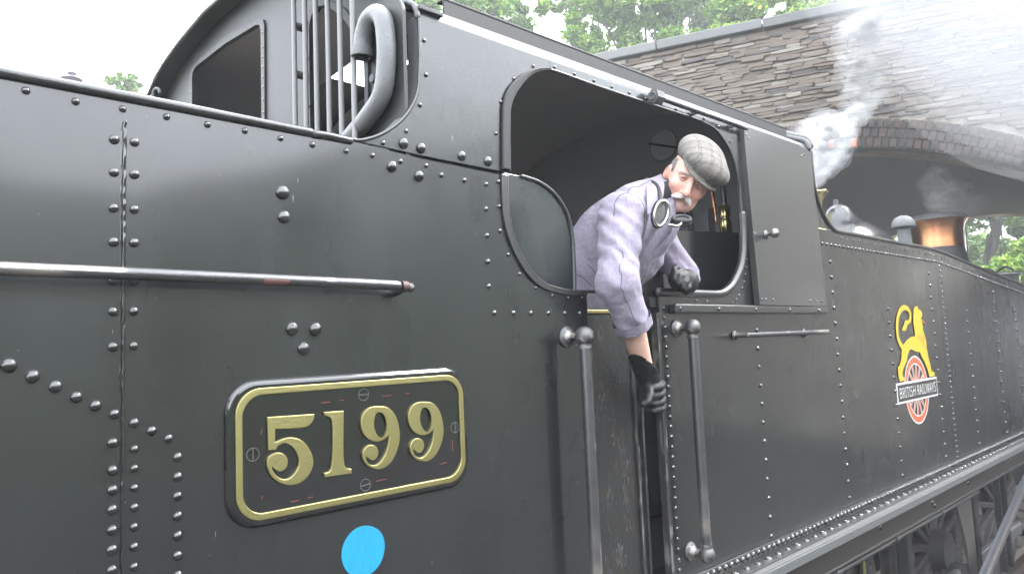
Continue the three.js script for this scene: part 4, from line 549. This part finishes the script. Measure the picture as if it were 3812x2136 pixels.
// ---------------------------------------------------------------- the driver leaning out
const man = thing('person', 'man in lilac jacket and flat cap leaning from the cab, gloved hand reaching down', 'person');
{
  const skin = phy({ vertexColors: true, roughness: 0.55, bumpMap: per(T.fine, 0.12), bumpScale: 0.0006 });
  const weave = tex(256, (x, y) => { const k = 0.5 * tile(64, 64, x, y, 81) + 0.3 * tile(9, 7, x, y, 82) + 0.2 * tile(128, 128, x, y, 83); return [0.45 + 0.1 * k, 0.425 + 0.1 * k, 0.48 + 0.1 * k]; }, true);
  const cloth = phy({ color: C(1, 1, 1), map: per(weave, 0.25), roughness: 0.95, sheen: 0.3, sheenRoughness: 0.8, sheenColor: C(0.9, 0.88, 1), bumpMap: per(tex(512, (x, y) => { const q = (n) => { const r = 1 - Math.abs(2 * n - 1); return r * r; }; const a = tile(5, 4, x, y, 84) * 0.3; return 0.42 * q(tile(6, 5, x + a * 0.4, y + a * 0.3, 85)) + 0.3 * q(tile(13, 9, x - a * 0.3, y, 86)) + 0.15 * q(tile(25, 21, x, y, 87)) + 0.03 * tile(128, 128, x, y, 88); }), 0.5), bumpScale: 0.0055 });
  const seamM = std({ color: C(0.08, 0.07, 0.1), roughness: 1 }), black = std({ color: C(0.012, 0.012, 0.013), roughness: 0.8 }), leather = phy({ color: C(0.01, 0.01, 0.0095), roughness: 0.55, specularIntensity: 0.7, bumpMap: per(T.fine, 0.16), bumpScale: 0.0006 });
  const hairM = std({ color: C(0.3, 0.29, 0.27), roughness: 0.9, bumpMap: per(T.fine, 0.03), bumpScale: 0.002 });
  // joints
  const hip = [2.02, 2.2, -0.42], waist = [2.09, 2.44, -0.3], chest = [2.235, 2.66, -0.1], upper = [2.29, 2.765, -0.03], neckB = [2.335, 2.83, 0.02];
  const shR = [2.075, 2.725, 0.03], elR = [1.93, 2.46, 0.11], cuR = [2.022, 2.312, 0.103], wrR = [2.13, 2.19, 0.07], haR = [2.165, 2.1, 0.045];
  const shL = [2.46, 2.765, -0.13], elL = [2.575, 2.63, -0.12], wrL = [2.55, 2.52, -0.015], haL = [2.43, 2.492, 0.025];
  const O = V(2.421, 2.889, 0.095), cam = V(0, 2.25, 1.65), v = cam.clone().sub(O).normalize();
  const ir = V(Math.cos(42.958 * DEG), 0, Math.sin(42.958 * DEG)); ir.addScaledVector(v, -ir.dot(v)).normalize();
  const iu = v.clone().cross(ir).normalize();
  // head axes: rolled to the right in the picture, turned a little to its left and tipped down
  const hx0 = ir.clone().multiplyScalar(Math.cos(29 * DEG)).addScaledVector(iu, -Math.sin(29 * DEG)), hy0 = ir.clone().multiplyScalar(Math.sin(29 * DEG)).addScaledVector(iu, Math.cos(29 * DEG));
  const HB = new THREE.Matrix4().makeBasis(hx0, hy0, v).multiply(new THREE.Matrix4().makeRotationFromEuler(new THREE.Euler(-1 * DEG, 11 * DEG, 0, 'YXZ'))); HB.setPosition(O);
  const toHead = HB.clone().invert(), tmp = V(0, 0, 0), headPt = (x, y, z) => V(x, y, z).applyMatrix4(HB).toArray();
  // --- skin: head with face and neck, right forearm
  const headF = (x, y, z) => {
    const ax = Math.abs(x);
    let d = ell(x, y, z, [0, 0.05, -0.012], [0.077, 0.098, 0.098]);
    d = smin(d, ell(x, y, z, [0, -0.03, 0.028], [0.064, 0.09, 0.066]), 0.03);
    d = smin(d, ell(x, y, z, [0, -0.104, 0.066], [0.028, 0.022, 0.024]), 0.03);
    d = smin(d, ell(ax, y, z, [0.05, -0.072, 0.018], [0.02, 0.035, 0.04]), 0.03);
    d = smin(d, ell(ax, y, z, [0.043, -0.032, 0.07], [0.022, 0.018, 0.018]), 0.022);
    d = smin(d, cap(ax, y, z, [0, 0.022, 0.09], [0.048, 0.021, 0.076], 0.012, 0.01), 0.016);
    d = -smin(-d, ell(ax, y, z, [0.033, 0.002, 0.103], [0.019, 0.009, 0.017]), 0.012);
    d = smin(d, cap(x, y, z, [0, 0.012, 0.093], [0, -0.046, 0.116], 0.0095, 0.0155), 0.012);
    d = smin(d, ell(ax, y, z, [0.015, -0.049, 0.101], [0.0095, 0.0085, 0.012]), 0.006);
    d = smin(d, cap(ax, y, z, [0, -0.074, 0.093], [0.022, -0.077, 0.083], 0.006, 0.004), 0.008);
    d = -smin(-d, cap(ax, y, z, [0, -0.0695, 0.103], [0.026, -0.0735, 0.088], 0.0025, 0.002), 0.005);
    d = smin(d, cap(ax, y, z, [0, -0.066, 0.096], [0.02, -0.069, 0.086], 0.005, 0.004), 0.006);
    d = -smin(-d, cap(ax, y, z, [0.022, -0.045, 0.097], [0.037, -0.079, 0.08], 0.0024, 0.0018), 0.007);
    for (const k of [-1, 0, 1]) d = -smin(-d, cap(ax, y, z, [0.05, 0.002 + k * 0.004, 0.083], [0.062, 0.002 + k * 0.011, 0.066], 0.0012, 0.0008), 0.003);
    let e = ell(ax, y, z, [0.082, -0.006, -0.008], [0.013, 0.036, 0.022]); e = Math.max(e, -ell(ax, y, z, [0.094, -0.002, -0.002], [0.01, 0.024, 0.013]));
    d = smin(d, e, 0.008);
    d = smin(d, cap(x, y, z, [0, -0.06, -0.03], [-0.01, -0.19, -0.06], 0.055, 0.062), 0.03);
    return d + 0.0008 * (vnoise(x * 90, y * 90, z * 90) - 0.5);
  };
  const head = net(headF, [-0.115, -0.2, -0.125], [0.115, 0.16, 0.14], 0.0034);
  const skinTone = (x, y, z) => { const red = Math.exp(-((Math.abs(x) - 0.045) ** 2 + (y + 0.035) ** 2) / 0.0009) * 0.6 * sm(0.02, 0.06, z) + Math.exp(-(x * x + (y + 0.04) ** 2) / 0.0004) * 0.6 * sm(0.08, 0.1, z) + sm(0.077, 0.088, Math.abs(x)) * 0.7, lip = Math.exp(-((y + 0.0745) ** 2) / 0.00002) * sm(0.03, 0.02, Math.abs(x)) * sm(0.075, 0.085, z); return [0.6 - 0.02 * red - 0.1 * lip, 0.365 - 0.13 * red - 0.12 * lip, 0.3 - 0.12 * red - 0.08 * lip]; };
  const tint = (g, f) => { const p = g.attributes.position, c = []; for (let i = 0; i < p.count; i++) c.push(...f(p.getX(i), p.getY(i), p.getZ(i))); g.setAttribute('color', new THREE.Float32BufferAttribute(c, 3)); return g; };
  tint(head, skinTone); head.applyMatrix4(HB);
  const arm = tint(net((x, y, z) => cap(x, y, z, [2.0, 2.35, 0.1], [2.155, 2.12, 0.045], 0.046, 0.03) + 0.0012 * (vnoise(x * 80, y * 30, z * 80) - 0.5), [1.95, 2.08, -0.01], [2.22, 2.38, 0.17], 0.006), () => [0.55, 0.34, 0.265]);
  put('body', merge([head, arm]), skin, man);
  // eyes, brows, moustache, hair
  const white = phy({ color: C(0.7, 0.67, 0.63), roughness: 0.2 }), iris = phy({ color: C(0.03, 0.04, 0.05), roughness: 0.1 });
  const lid = std({ color: C(0.45, 0.24, 0.18), roughness: 0.6 });
  for (const s of [-1, 1]) {
    const e = put('eye', new THREE.SphereGeometry(0.0112, 18, 14).applyMatrix4(new THREE.Matrix4().makeTranslation(s * 0.033, 0.0015, 0.0795)).applyMatrix4(HB), white, man);
    put('iris', new THREE.SphereGeometry(0.0062, 14, 10).applyMatrix4(new THREE.Matrix4().makeTranslation(s * 0.0325 - 0.002, 0.002, 0.0862)).applyMatrix4(HB), iris, e);
    put('eyelid', merge([tube([[s * 0.02, 0.0035, 0.086], [s * 0.032, 0.0072, 0.0915], [s * 0.045, 0.001, 0.085]], 0.0048, 14, 6), tube([[s * 0.021, -0.003, 0.086], [s * 0.033, -0.0058, 0.0895], [s * 0.045, -0.001, 0.084]], 0.0042, 14, 6)]).applyMatrix4(HB), lid, e);
    put('eyebrow', net((x, y, z) => cap(x, y, z, [s * 0.018, 0.02, 0.1], [s * 0.05, 0.02, 0.084], 0.0048, 0.0034) + 0.002 * (vnoise(x * 300, y * 200, z * 300) - 0.5), [s > 0 ? 0.005 : -0.065, 0.005, 0.06], [s > 0 ? 0.065 : -0.005, 0.04, 0.12], 0.003).applyMatrix4(HB), hairM, man);
  }
  const strands = (n, root, tip, r) => { const l = []; for (let i = 0; i < n; i++) { const a = root(), b = tip(a), m = a.map((q, k) => (q + b[k]) / 2); m[2] += 0.002; l.push(tube([a, m, b], r * rr(0.7, 1.2), 5, 4, true, false).toNonIndexed()); } return mergeGeometries(l).applyMatrix4(HB); };
  put('moustache', merge([net((x, y, z) => { const ax = Math.abs(x); return smin(cap(ax, y, z, [0.003, -0.0595, 0.108], [0.024, -0.065, 0.099], 0.0072, 0.0065), cap(ax, y, z, [0.024, -0.065, 0.099], [0.041, -0.076, 0.083], 0.0065, 0.0025), 0.005) + 0.003 * (vnoise(x * 260, y * 90, z * 200) - 0.5); }, [-0.06, -0.1, 0.06], [0.06, -0.035, 0.13], 0.0026).applyMatrix4(HB),
    strands(190, () => { const s = rnd() < 0.5 ? -1 : 1, t = rnd(); return [s * lerp(0.002, 0.032, t), -0.0525 - 0.008 * t + rr(-0.003, 0.002), lerp(0.116, 0.0995, t)]; }, (a) => { const s = Math.sign(a[0]); return [a[0] + s * rr(0.006, 0.013), a[1] - rr(0.012, 0.02), a[2] - rr(0.004, 0.009) + 0.004]; }, 0.0011)]), std({ color: C(0.6, 0.58, 0.54), roughness: 0.95 }), man);
  put('hair', strands(420, () => { const s = rnd() < 0.6 ? -1 : 1, z = rr(-0.06, 0.028), y = rr(0.02, 0.062); const k = Math.sqrt(Math.max(0.02, 1 - ((y - 0.05) / 0.1) ** 2 - ((z + 0.012) / 0.1) ** 2)); return [s * (0.077 * k + 0.001), y, z]; }, (a) => [a[0] + Math.sign(a[0]) * rr(0.001, 0.004), a[1] - rr(0.012, 0.024), a[2] - rr(0.002, 0.016)], 0.0012), hairM, man);
  // --- cap
  const cb = new THREE.Matrix4().makeRotationFromEuler(new THREE.Euler(12 * DEG, 20 * DEG, -8 * DEG, 'YXZ')); cb.setPosition(0.008, 0.058, 0.004); const CB = HB.clone().multiply(cb);
  const tweed = tex(512, (x, y) => { const c = 0.41 + 0.2 * (tile(200, 200, x, y, 91) - 0.5) + 0.06 * (tile(20, 20, x, y, 92) - 0.5), g = (a) => { const t = (a * 4) % 1; return t < 0.3 ? (Math.floor(t * 60) % 3 ? 0 : 1) : 0; }, w = 0.13 * (g(x) + g(y)); return [c + 0.035 - w, c + 0.02 - w, c - w]; }, true);
  const capG = net((x, y, z) => {
    let d = ell(x, y, z, [0, 0.038, -0.008], [0.103, 0.064, 0.122]);
    d = smin(d, ell(x, y, z, [0.008, 0.036, 0.062], [0.09, 0.045, 0.082]), 0.03); d = smin(d, ell(x, y, z, [0, 0.068, -0.03], [0.085, 0.05, 0.08]), 0.03);
    d = Math.max(d, -ell(x, y, z, [0, -0.05, -0.01], [0.082, 0.07, 0.1]), -(y + 0.012 + 0.1 * z * (z > 0 ? 1 : 0.2)));
    const br = Math.max(Math.abs(y + 0.001 + (z - 0.08) * 0.3 + x * x * 1.6) - 0.0045, ell(x, 0, z, [0, 0, 0.05], [0.086, 1, 0.094]), 0.03 - z);
    return smin(d, br, 0.005) + 0.0025 * (fbm(x * 22, y * 22, z * 22, 2) - 0.4);
  }, [-0.13, -0.07, -0.15], [0.13, 0.13, 0.17], 0.0042);
  { const p = capG.attributes.position, u = capG.attributes.uv; for (let i = 0; i < p.count; i++) u.setXY(i, p.getX(i) / 0.17 + 0.5, (p.getZ(i) - p.getY(i) * 0.6) / 0.17 + 0.5); }
  put('flat_cap', capG.applyMatrix4(CB), std({ map: tweed, roughness: 1, bumpMap: per(T.fine, 0.6), bumpScale: 0.001 }), man);
  // --- jacket
  const ridge = (n) => { const r = 1 - Math.abs(2 * n - 1); return r * r * r; };
  const folds = (x, y, z, k = 1) => k * (0.006 * (ridge(vnoise(x * 13 + y * 7 + 5, y * 8 - x * 5, z * 11)) - 0.3) + 0.0045 * (ridge(vnoise(x * 24 - y * 9, y * 22 + z * 8, z * 20 + 4)) - 0.3) + 0.011 * (fbm(x * 9 + y * 5, y * 6 - z * 4, z * 8, 3) - 0.44) + 0.006 * Math.sin((x * 0.7 + y * 1.6 + z) * 55 + 6 * vnoise(x * 9, y * 9, z * 9)) * sm(0.45, 0.75, vnoise(x * 7, y * 7 + 3, z * 7)));
  const torso = (x, y, z) => { let d = cap(x, y, z, hip, waist, 0.17, 0.17); d = smin(d, cap(x, y, z, waist, chest, 0.165, 0.165), 0.1); d = smin(d, cap(x, y, z, chest, upper, 0.155, 0.11), 0.1); d = smin(d, cap(x, y, z, shR, upper, 0.085, 0.1), 0.06); d = smin(d, cap(x, y, z, shL, upper, 0.085, 0.1), 0.06); d = smin(d, cap(x, y, z, upper, neckB, 0.085, 0.068), 0.05); return d; };
  const sleeveR = (x, y, z) => smin(cap(x, y, z, shR, elR, 0.082, 0.07), cap(x, y, z, elR, cuR, 0.07, 0.062), 0.03), sleeveL = (x, y, z) => smin(cap(x, y, z, shL, elL, 0.08, 0.068), cap(x, y, z, elL, wrL, 0.066, 0.055), 0.03);
  const cuffN = [cuR[0] - elR[0], cuR[1] - elR[1], cuR[2] - elR[2]], cl = Math.hypot(...cuffN), endR = (x, y, z) => ((x - cuR[0]) * cuffN[0] + (y - cuR[1]) * cuffN[1] + (z - cuR[2]) * cuffN[2]) / cl;
  const open = [[2.26, 2.79, 0.115], [2.19, 2.685, 0.085], [2.128, 2.56, 0.01], [2.09, 2.46, -0.1]];
  const slit = (x, y, z) => Math.min(cap(x, y, z, [2.31, 2.86, 0.12], open[0], 0.06, 0.04), cap(x, y, z, open[0], open[1], 0.036, 0.028), cap(x, y, z, open[1], open[2], 0.026, 0.012), cap(x, y, z, open[2], open[3], 0.012, 0.006));
  const jacketF = (x, y, z) => {
    const t = torso(x, y, z), sR = Math.max(sleeveR(x, y, z), endR(x, y, z)), sL = sleeveL(x, y, z), f = folds(x, y, z, sm(-0.03, 0.02, Math.min(t, 0.02)) * 0.25 + 0.4);
    let d = smin(t, sR, 0.022); d = smin(d, sL, 0.025) + f;
    d = Math.max(d, -(slit(x, y, z)), -Math.max(cap(x, y, z, elR, [2.08, 2.22, 0.1], 0.03, 0.052), -0.09 - endR(x, y, z)), 2.3 - y - 3 * Math.max(0, 1.9 - x) - (z > -0.0 ? 0.4 : 0));
    return d;
  };
  const jacket = put('jacket', net(jacketF, [1.8, 2.16, -0.5], [2.68, 2.94, 0.25], 0.0062), cloth, man);
  put('shirt', net((x, y, z) => Math.max(smin(torso(x, y, z) + 0.02, cap(x, y, z, [2.36, 2.84, 0.03], headPt(0, -0.13, -0.02), 0.062, 0.058), 0.03), cap(x, y, z, [2.38, 2.87, 0.07], open[3], 0.13, 0.06)), [2.0, 2.36, -0.25], [2.55, 2.92, 0.22], 0.009), black, man);
  // collar and lapels
  const surf = (x, y, z0, z1 = -0.4) => { for (let z = z0; z > z1; z -= 0.003) if (jacketF(x, y, z) < 0) return z; return z1; };
  const ribbon = (a, b, th, n = 18) => { const A = new THREE.CatmullRomCurve3(a.map((p) => V(...p))).getPoints(n), B = new THREE.CatmullRomCurve3(b.map((p) => V(...p))).getPoints(n), pos = [], ix = [], u = []; for (let i = 0; i <= n; i++) for (let k = 0; k <= 4; k++) { const p = A[i].clone().lerp(B[i], k / 4); p.z += 0.012 * Math.sin((k / 4) * Math.PI); pos.push(p.x, p.y, p.z); u.push(p.x + p.z, p.y); if (i && k) { const q = i * 5 + k; ix.push(q - 6, q - 5, q, q - 6, q, q - 1); } } const g = new THREE.BufferGeometry(); g.setAttribute('position', new THREE.Float32BufferAttribute(pos, 3)); g.setAttribute('uv', new THREE.Float32BufferAttribute(u, 2)); g.setIndex(ix); g.computeVertexNormals(); return g; };
  put('collar', ribbon([[2.46, 2.955, -0.04], [2.375, 2.925, 0.01], [2.275, 2.855, 0.09], [2.2, 2.8, 0.135], [2.15, 2.755, 0.16]], [[2.44, 2.94, -0.08], [2.33, 2.905, -0.03], [2.21, 2.845, 0.055], [2.13, 2.775, 0.11], [2.1, 2.715, 0.13]], 0.004), cloth, jacket);
  put('lapel', ribbon([[2.17, 2.76, 0.165], [2.155, 2.69, 0.15], [2.13, 2.6, 0.085], [2.11, 2.5, 0.0]], [[2.105, 2.72, 0.135], [2.085, 2.65, 0.125], [2.08, 2.57, 0.07], [2.085, 2.49, -0.02]], 0.004), cloth, jacket);
  put('lapel', ribbon([[2.305, 2.73, 0.14], [2.245, 2.65, 0.115], [2.165, 2.55, 0.03], [2.11, 2.46, -0.08]], [[2.355, 2.7, 0.09], [2.29, 2.61, 0.08], [2.2, 2.52, 0.0], [2.125, 2.45, -0.1]], 0.004), cloth, jacket);
  const snap = (q) => { let [x, y, z] = q; for (let i = 0; i < 6; i++) { const e = 0.014, d = jacketF(x, y, z), g = [jacketF(x + e, y, z) - d, jacketF(x, y + e, z) - d, jacketF(x, y, z + e) - d], l = Math.hypot(...g) || 1; x -= (g[0] / l) * d * 0.8; y -= (g[1] / l) * d * 0.8; z -= (g[2] / l) * d * 0.8; } return [x, y, z]; };
  const seam = (l, r = 0.0018) => put('seam', tube(curve2(l, 16).map(snap), r, 50, 5), seamM, jacket);
  seam([[1.937, 2.734, 0.08], [1.975, 2.785, 0.08], [2.038, 2.802, 0.08], [2.088, 2.785, 0.08], [2.099, 2.731, 0.08], [2.106, 2.672, 0.08]]);
  seam([[2.048, 2.825, 0.03], [2.129, 2.847, 0.03], [2.205, 2.862, 0.03], [2.267, 2.879, 0.03]]);
  seam([[1.9, 2.6, 0.15], [1.87, 2.52, 0.18], [1.865, 2.45, 0.19], [1.9, 2.38, 0.18], [1.96, 2.3, 0.165]], 0.0013);
  seam([[2.028, 2.693, -0.05], [1.975, 2.639, -0.05], [1.931, 2.596, -0.05]], 0.0022);
  seam([[1.95, 2.536, -0.1], [2.035, 2.479, -0.1], [2.072, 2.449, -0.1]], 0.0014); seam([[2.019, 2.56, -0.1], [2.084, 2.501, -0.1]], 0.0014);
  { const c = V(...cuR), n = V(...cuffN).normalize(), g = new THREE.CylinderGeometry(0.0705, 0.0665, 0.036, 40, 5, true), q = g.attributes.position; for (let i = 0; i < q.count; i++) { const a = Math.atan2(q.getZ(i), q.getX(i)), k = 1 + 0.035 * Math.sin(3 * a + 1) + 0.02 * Math.sin(7 * a); q.setX(i, q.getX(i) * k); q.setZ(i, q.getZ(i) * k); } g.computeVertexNormals(); g.applyQuaternion(new THREE.Quaternion().setFromUnitVectors(V(0, -1, 0), n)); g.translate(c.x - n.x * 0.012, c.y - n.y * 0.012, c.z - n.z * 0.012); put('cuff', g, cloth, jacket); }
  const btn = std({ color: C(0.35, 0.33, 0.42), roughness: 0.5 });
  for (const [x, y] of [[2.225, 2.6], [2.17, 2.52], [2.1, 2.62], [2.14, 2.44]]) { const z = surf(x, y, 0.25); put('button', at(new THREE.CylinderGeometry(0.008, 0.008, 0.004, 14), x, y, z + 0.001, Math.PI / 2, 0, -0.5), btn, jacket); }
  // --- gloves
  const fing = (list) => (x, y, z) => { let d = 9; for (const [pts, r0, r1] of list) for (let i = 0; i + 1 < pts.length; i++) d = Math.min(d, cap(x, y, z, pts[i], pts[i + 1], lerp(r0, r1, i / (pts.length - 1)), lerp(r0, r1, (i + 1) / (pts.length - 1)))); return d; };
  { // right glove: loose gauntlet, fist closed round the edge of the door
    const palm = [2.178, 2.068, 0.03], rows = [2.104, 2.079, 0.0, 0.0], F = fing([...[2.1, 2.072, 2.045, 2.02].map((y, i) => [[[2.208, y + 0.008, 0.03], [2.212, y, 0.07], [2.176, y - 0.01, 0.088], [2.142, y - 0.014, 0.074], [2.14, y - 0.012, 0.05]], 0.0155 - i * 0.0008, 0.012 - i * 0.0006]), [[[2.15, 2.105, 0.05], [2.118, 2.07, 0.082], [2.09, 2.043, 0.09], [2.076, 2.036, 0.08]], 0.017, 0.012]]);
    const g = net((x, y, z) => { let d = smin(ell(x, y, z, palm, [0.044, 0.062, 0.03]), F(x, y, z), 0.008); d = smin(d, cap(x, y, z, [2.157, 2.125, 0.045], palm, 0.036, 0.042), 0.02); const co = cap(x, y, z, [2.085, 2.25, 0.08], [2.165, 2.12, 0.045], 0.064, 0.043), cut = (y - 2.162) * 0.86 + (x - 2.13) * 0.5; d = smin(d, Math.max(co, cut, -Math.max(co + 0.009, 2.115 - y)), 0.006); return d + 0.003 * (fbm(x * 26, y * 34, z * 26, 2) - 0.4) + 0.0022 * ridge(vnoise(x * 20 + y * 30, y * 55, z * 20)) * sm(2.07, 2.13, y); }, [2.0, 1.97, -0.03], [2.26, 2.27, 0.17], 0.004);
    put('glove', g, leather, man); void rows;
  }
  { // left glove: fist resting on the sill
    const F = fing([
      [[[2.425, 2.525, 0.045], [2.385, 2.522, 0.06], [2.372, 2.495, 0.065], [2.392, 2.478, 0.06]], 0.0155, 0.013], [[[2.43, 2.51, 0.06], [2.388, 2.505, 0.078], [2.376, 2.48, 0.08], [2.4, 2.466, 0.07]], 0.016, 0.0135],
      [[[2.445, 2.49, 0.068], [2.405, 2.482, 0.088], [2.398, 2.464, 0.086], [2.42, 2.455, 0.072]], 0.0155, 0.013], [[[2.46, 2.475, 0.068], [2.43, 2.464, 0.086], [2.43, 2.45, 0.08], [2.445, 2.446, 0.068]], 0.0145, 0.012],
      [[[2.46, 2.535, 0.03], [2.425, 2.545, 0.04], [2.395, 2.538, 0.05]], 0.017, 0.0135]]);
    const g = net((x, y, z) => { let d = smin(ell(x, y, z, [2.455, 2.502, 0.035], [0.056, 0.044, 0.042]), F(x, y, z), 0.01); d = smin(d, cap(x, y, z, [2.47, 2.5, 0.03], [2.56, 2.502, 0.0], 0.04, 0.046), 0.02); const ga = Math.max(cap(x, y, z, [2.53, 2.5, 0.01], [2.6, 2.506, -0.02], 0.046, 0.057), x - 2.605 + (z + 0.02) * 0.4); d = smin(d, ga, 0.008); return d + 0.003 * (fbm(x * 30, y * 26, z * 30, 2) - 0.4) + 0.002 * ridge(vnoise(x * 40, y * 16, z * 30)); }, [2.34, 2.41, -0.1], [2.68, 2.58, 0.13], 0.0045);
    put('glove', g, leather, man, [-0.042, -0.004, 0.006]);
  }
  // --- goggles hanging at the neck
  const gog = put('goggles', tube([[2.1, 2.752, 0.19], [2.17, 2.79, 0.14], [2.245, 2.85, 0.075], [2.3, 2.9, -0.01]], 0.0085, 30, 8), black, man);
  const chr = phy({ color: C(0.4, 0.4, 0.38), metalness: 1, roughness: 0.2 }); const V3 = (a) => V(...a), eyeCup = (c, n, up, a, b, th = 0.0068, dark = false) => { const m = new THREE.Matrix4(), Z = V3(n).normalize(), X = V3(up).cross(Z).normalize(), Y = Z.clone().cross(X); m.makeBasis(X, Y, Z); m.setPosition(...c); const pts = []; for (let i = 0; i <= 40; i++) { const t = (i / 40) * 6.2832; pts.push([Math.cos(t) * a * (1 + 0.12 * Math.sin(t)), Math.sin(t) * b, 0]); }
    put('frame', tube(pts, th, 80, 8).applyMatrix4(m), dark ? black : chr, gog); put('pad', tube(pts.map((p) => [p[0] * 1.04, p[1] * 1.04, -0.012]), 0.0065, 80, 8).applyMatrix4(m), black, gog);
    put('lens', new THREE.ShapeGeometry(shape(pts.slice(0, -1))).applyMatrix4(m), phy({ color: C(0.3, 0.3, 0.28), roughness: 0.05, transmission: 0.8, thickness: 0 }), gog); };
  eyeCup([2.085, 2.704, 0.2], [-0.35, -0.1, 0.93], [0.3, 1, 0.1], 0.027, 0.046);
  eyeCup([2.175, 2.69, 0.222], [-0.3, 0.8, 0.5], [0.8, 0.2, 0.4], 0.022, 0.034, 0.008, true);
  put('bridge_piece', tube([[2.1, 2.662, 0.22], [2.125, 2.658, 0.235], [2.15, 2.668, 0.235]], 0.005, 12, 8), chr, gog);
}

// ---------------------------------------------------------------- steam
function steam(label, blobs, lo, hi, cell, levels, op, k, sc, base = 0, cat = 'steam') {
  const f = (x, y, z) => { let s = 0; for (const [bx, by, bz, r, w] of blobs) { const d = ((x - bx) ** 2 + (y - by) ** 2 + (z - bz) ** 2) / (r * r); if (d < 6) s += (w ?? 1) * Math.exp(-1.6 * d); } if (s <= 0.002) return 0; const w = 0.25 * vnoise(x * sc * 0.6, y * sc * 0.6, z * sc * 0.6); return s * (base + k * Math.max(0, fbm(x * sc + 3 + w * 3, y * sc - w * 2, z * sc, 4) - 0.38)); };
  const t = thing('steam', label, cat), m = std({ color: C(0.93, 0.94, 0.96), roughness: 1, transparent: true, opacity: op, depthWrite: false });
  for (const L of levels) { const g = net((x, y, z) => L - f(x, y, z), lo, hi, cell); if (g.attributes.position.count) put('wisp', g, m, t).castShadow = false; }
  return t;
}
steam('white steam plume rising past the bridge from the brass safety valve', [
  [6.98, 3.72, -1.36, 0.09, 0.8], [7.03, 3.84, -1.36, 0.12], [7.1, 3.97, -1.36, 0.15], [7.18, 4.1, -1.36, 0.19], [7.24, 4.22, -1.36, 0.24], [7.05, 4.22, -1.3, 0.22, 0.8], [7.4, 4.3, -1.38, 0.2, 0.8], [7.6, 4.4, -1.38, 0.16, 0.7], [7.85, 4.5, -1.4, 0.15, 0.55], [8.1, 4.62, -1.4, 0.15, 0.5], [8.3, 4.75, -1.4, 0.17, 0.6], [8.5, 4.9, -1.4, 0.2, 0.85], [8.62, 5.08, -1.4, 0.21, 0.95], [8.66, 5.22, -1.4, 0.2, 0.85], [8.4, 5.28, -1.38, 0.2, 0.75], [8.15, 5.32, -1.36, 0.18, 0.6], [8.2, 5.58, -1.36, 0.18, 0.6], [8.4, 5.72, -1.36, 0.19, 0.8], [8.65, 5.82, -1.36, 0.2, 0.85], [8.9, 5.98, -1.36, 0.17, 0.85], [9.05, 5.85, -1.36, 0.16, 0.6]],
  [6.6, 3.5, -1.9], [9.5, 6.4, -0.8], 0.03, [0.08, 0.17, 0.28, 0.41, 0.56], 0.036, 5.4, 7);
steam('faint steam wisp drifting under the arch above the chimney', [[10.7, 3.95, -1.36, 0.16, 0.7], [10.8, 4.1, -1.3, 0.22, 0.8], [11.1, 4.1, -1.3, 0.26, 0.7], [10.6, 4.3, -1.36, 0.2, 0.7], [11.4, 4.05, -1.2, 0.22, 0.6]], [10.1, 3.7, -2], [12, 4.8, -0.7], 0.04, [0.08, 0.16, 0.26], 0.03, 4.5, 6);
steam('broad thin haze of steam and imitated glare across the right end of the bridge', [[8.0, 5.9, -0.2, 0.9, 0.8], [8.4, 6.1, 0.4, 1.0, 1], [8.0, 5.1, 0.2, 0.9, 0.9], [8.3, 5.3, 0.8, 1, 1], [8.2, 6.4, -0.8, 0.8, 0.9], [8.5, 6.7, 0.2, 1, 1], [7.8, 4.5, 0.5, 0.8, 0.6], [8.2, 5.6, -0.5, 0.7, 0.7]], [6.4, 3.4, -2.2], [10, 7.6, 2.2], 0.1, [0.05, 0.1, 0.16, 0.23, 0.31, 0.4, 0.51, 0.64], 0.025, 0.4, 0.55, 0.66);  // drifting steam, its thin shells also standing in for glare that bleaches the wall
renderer.render(scene, camera);
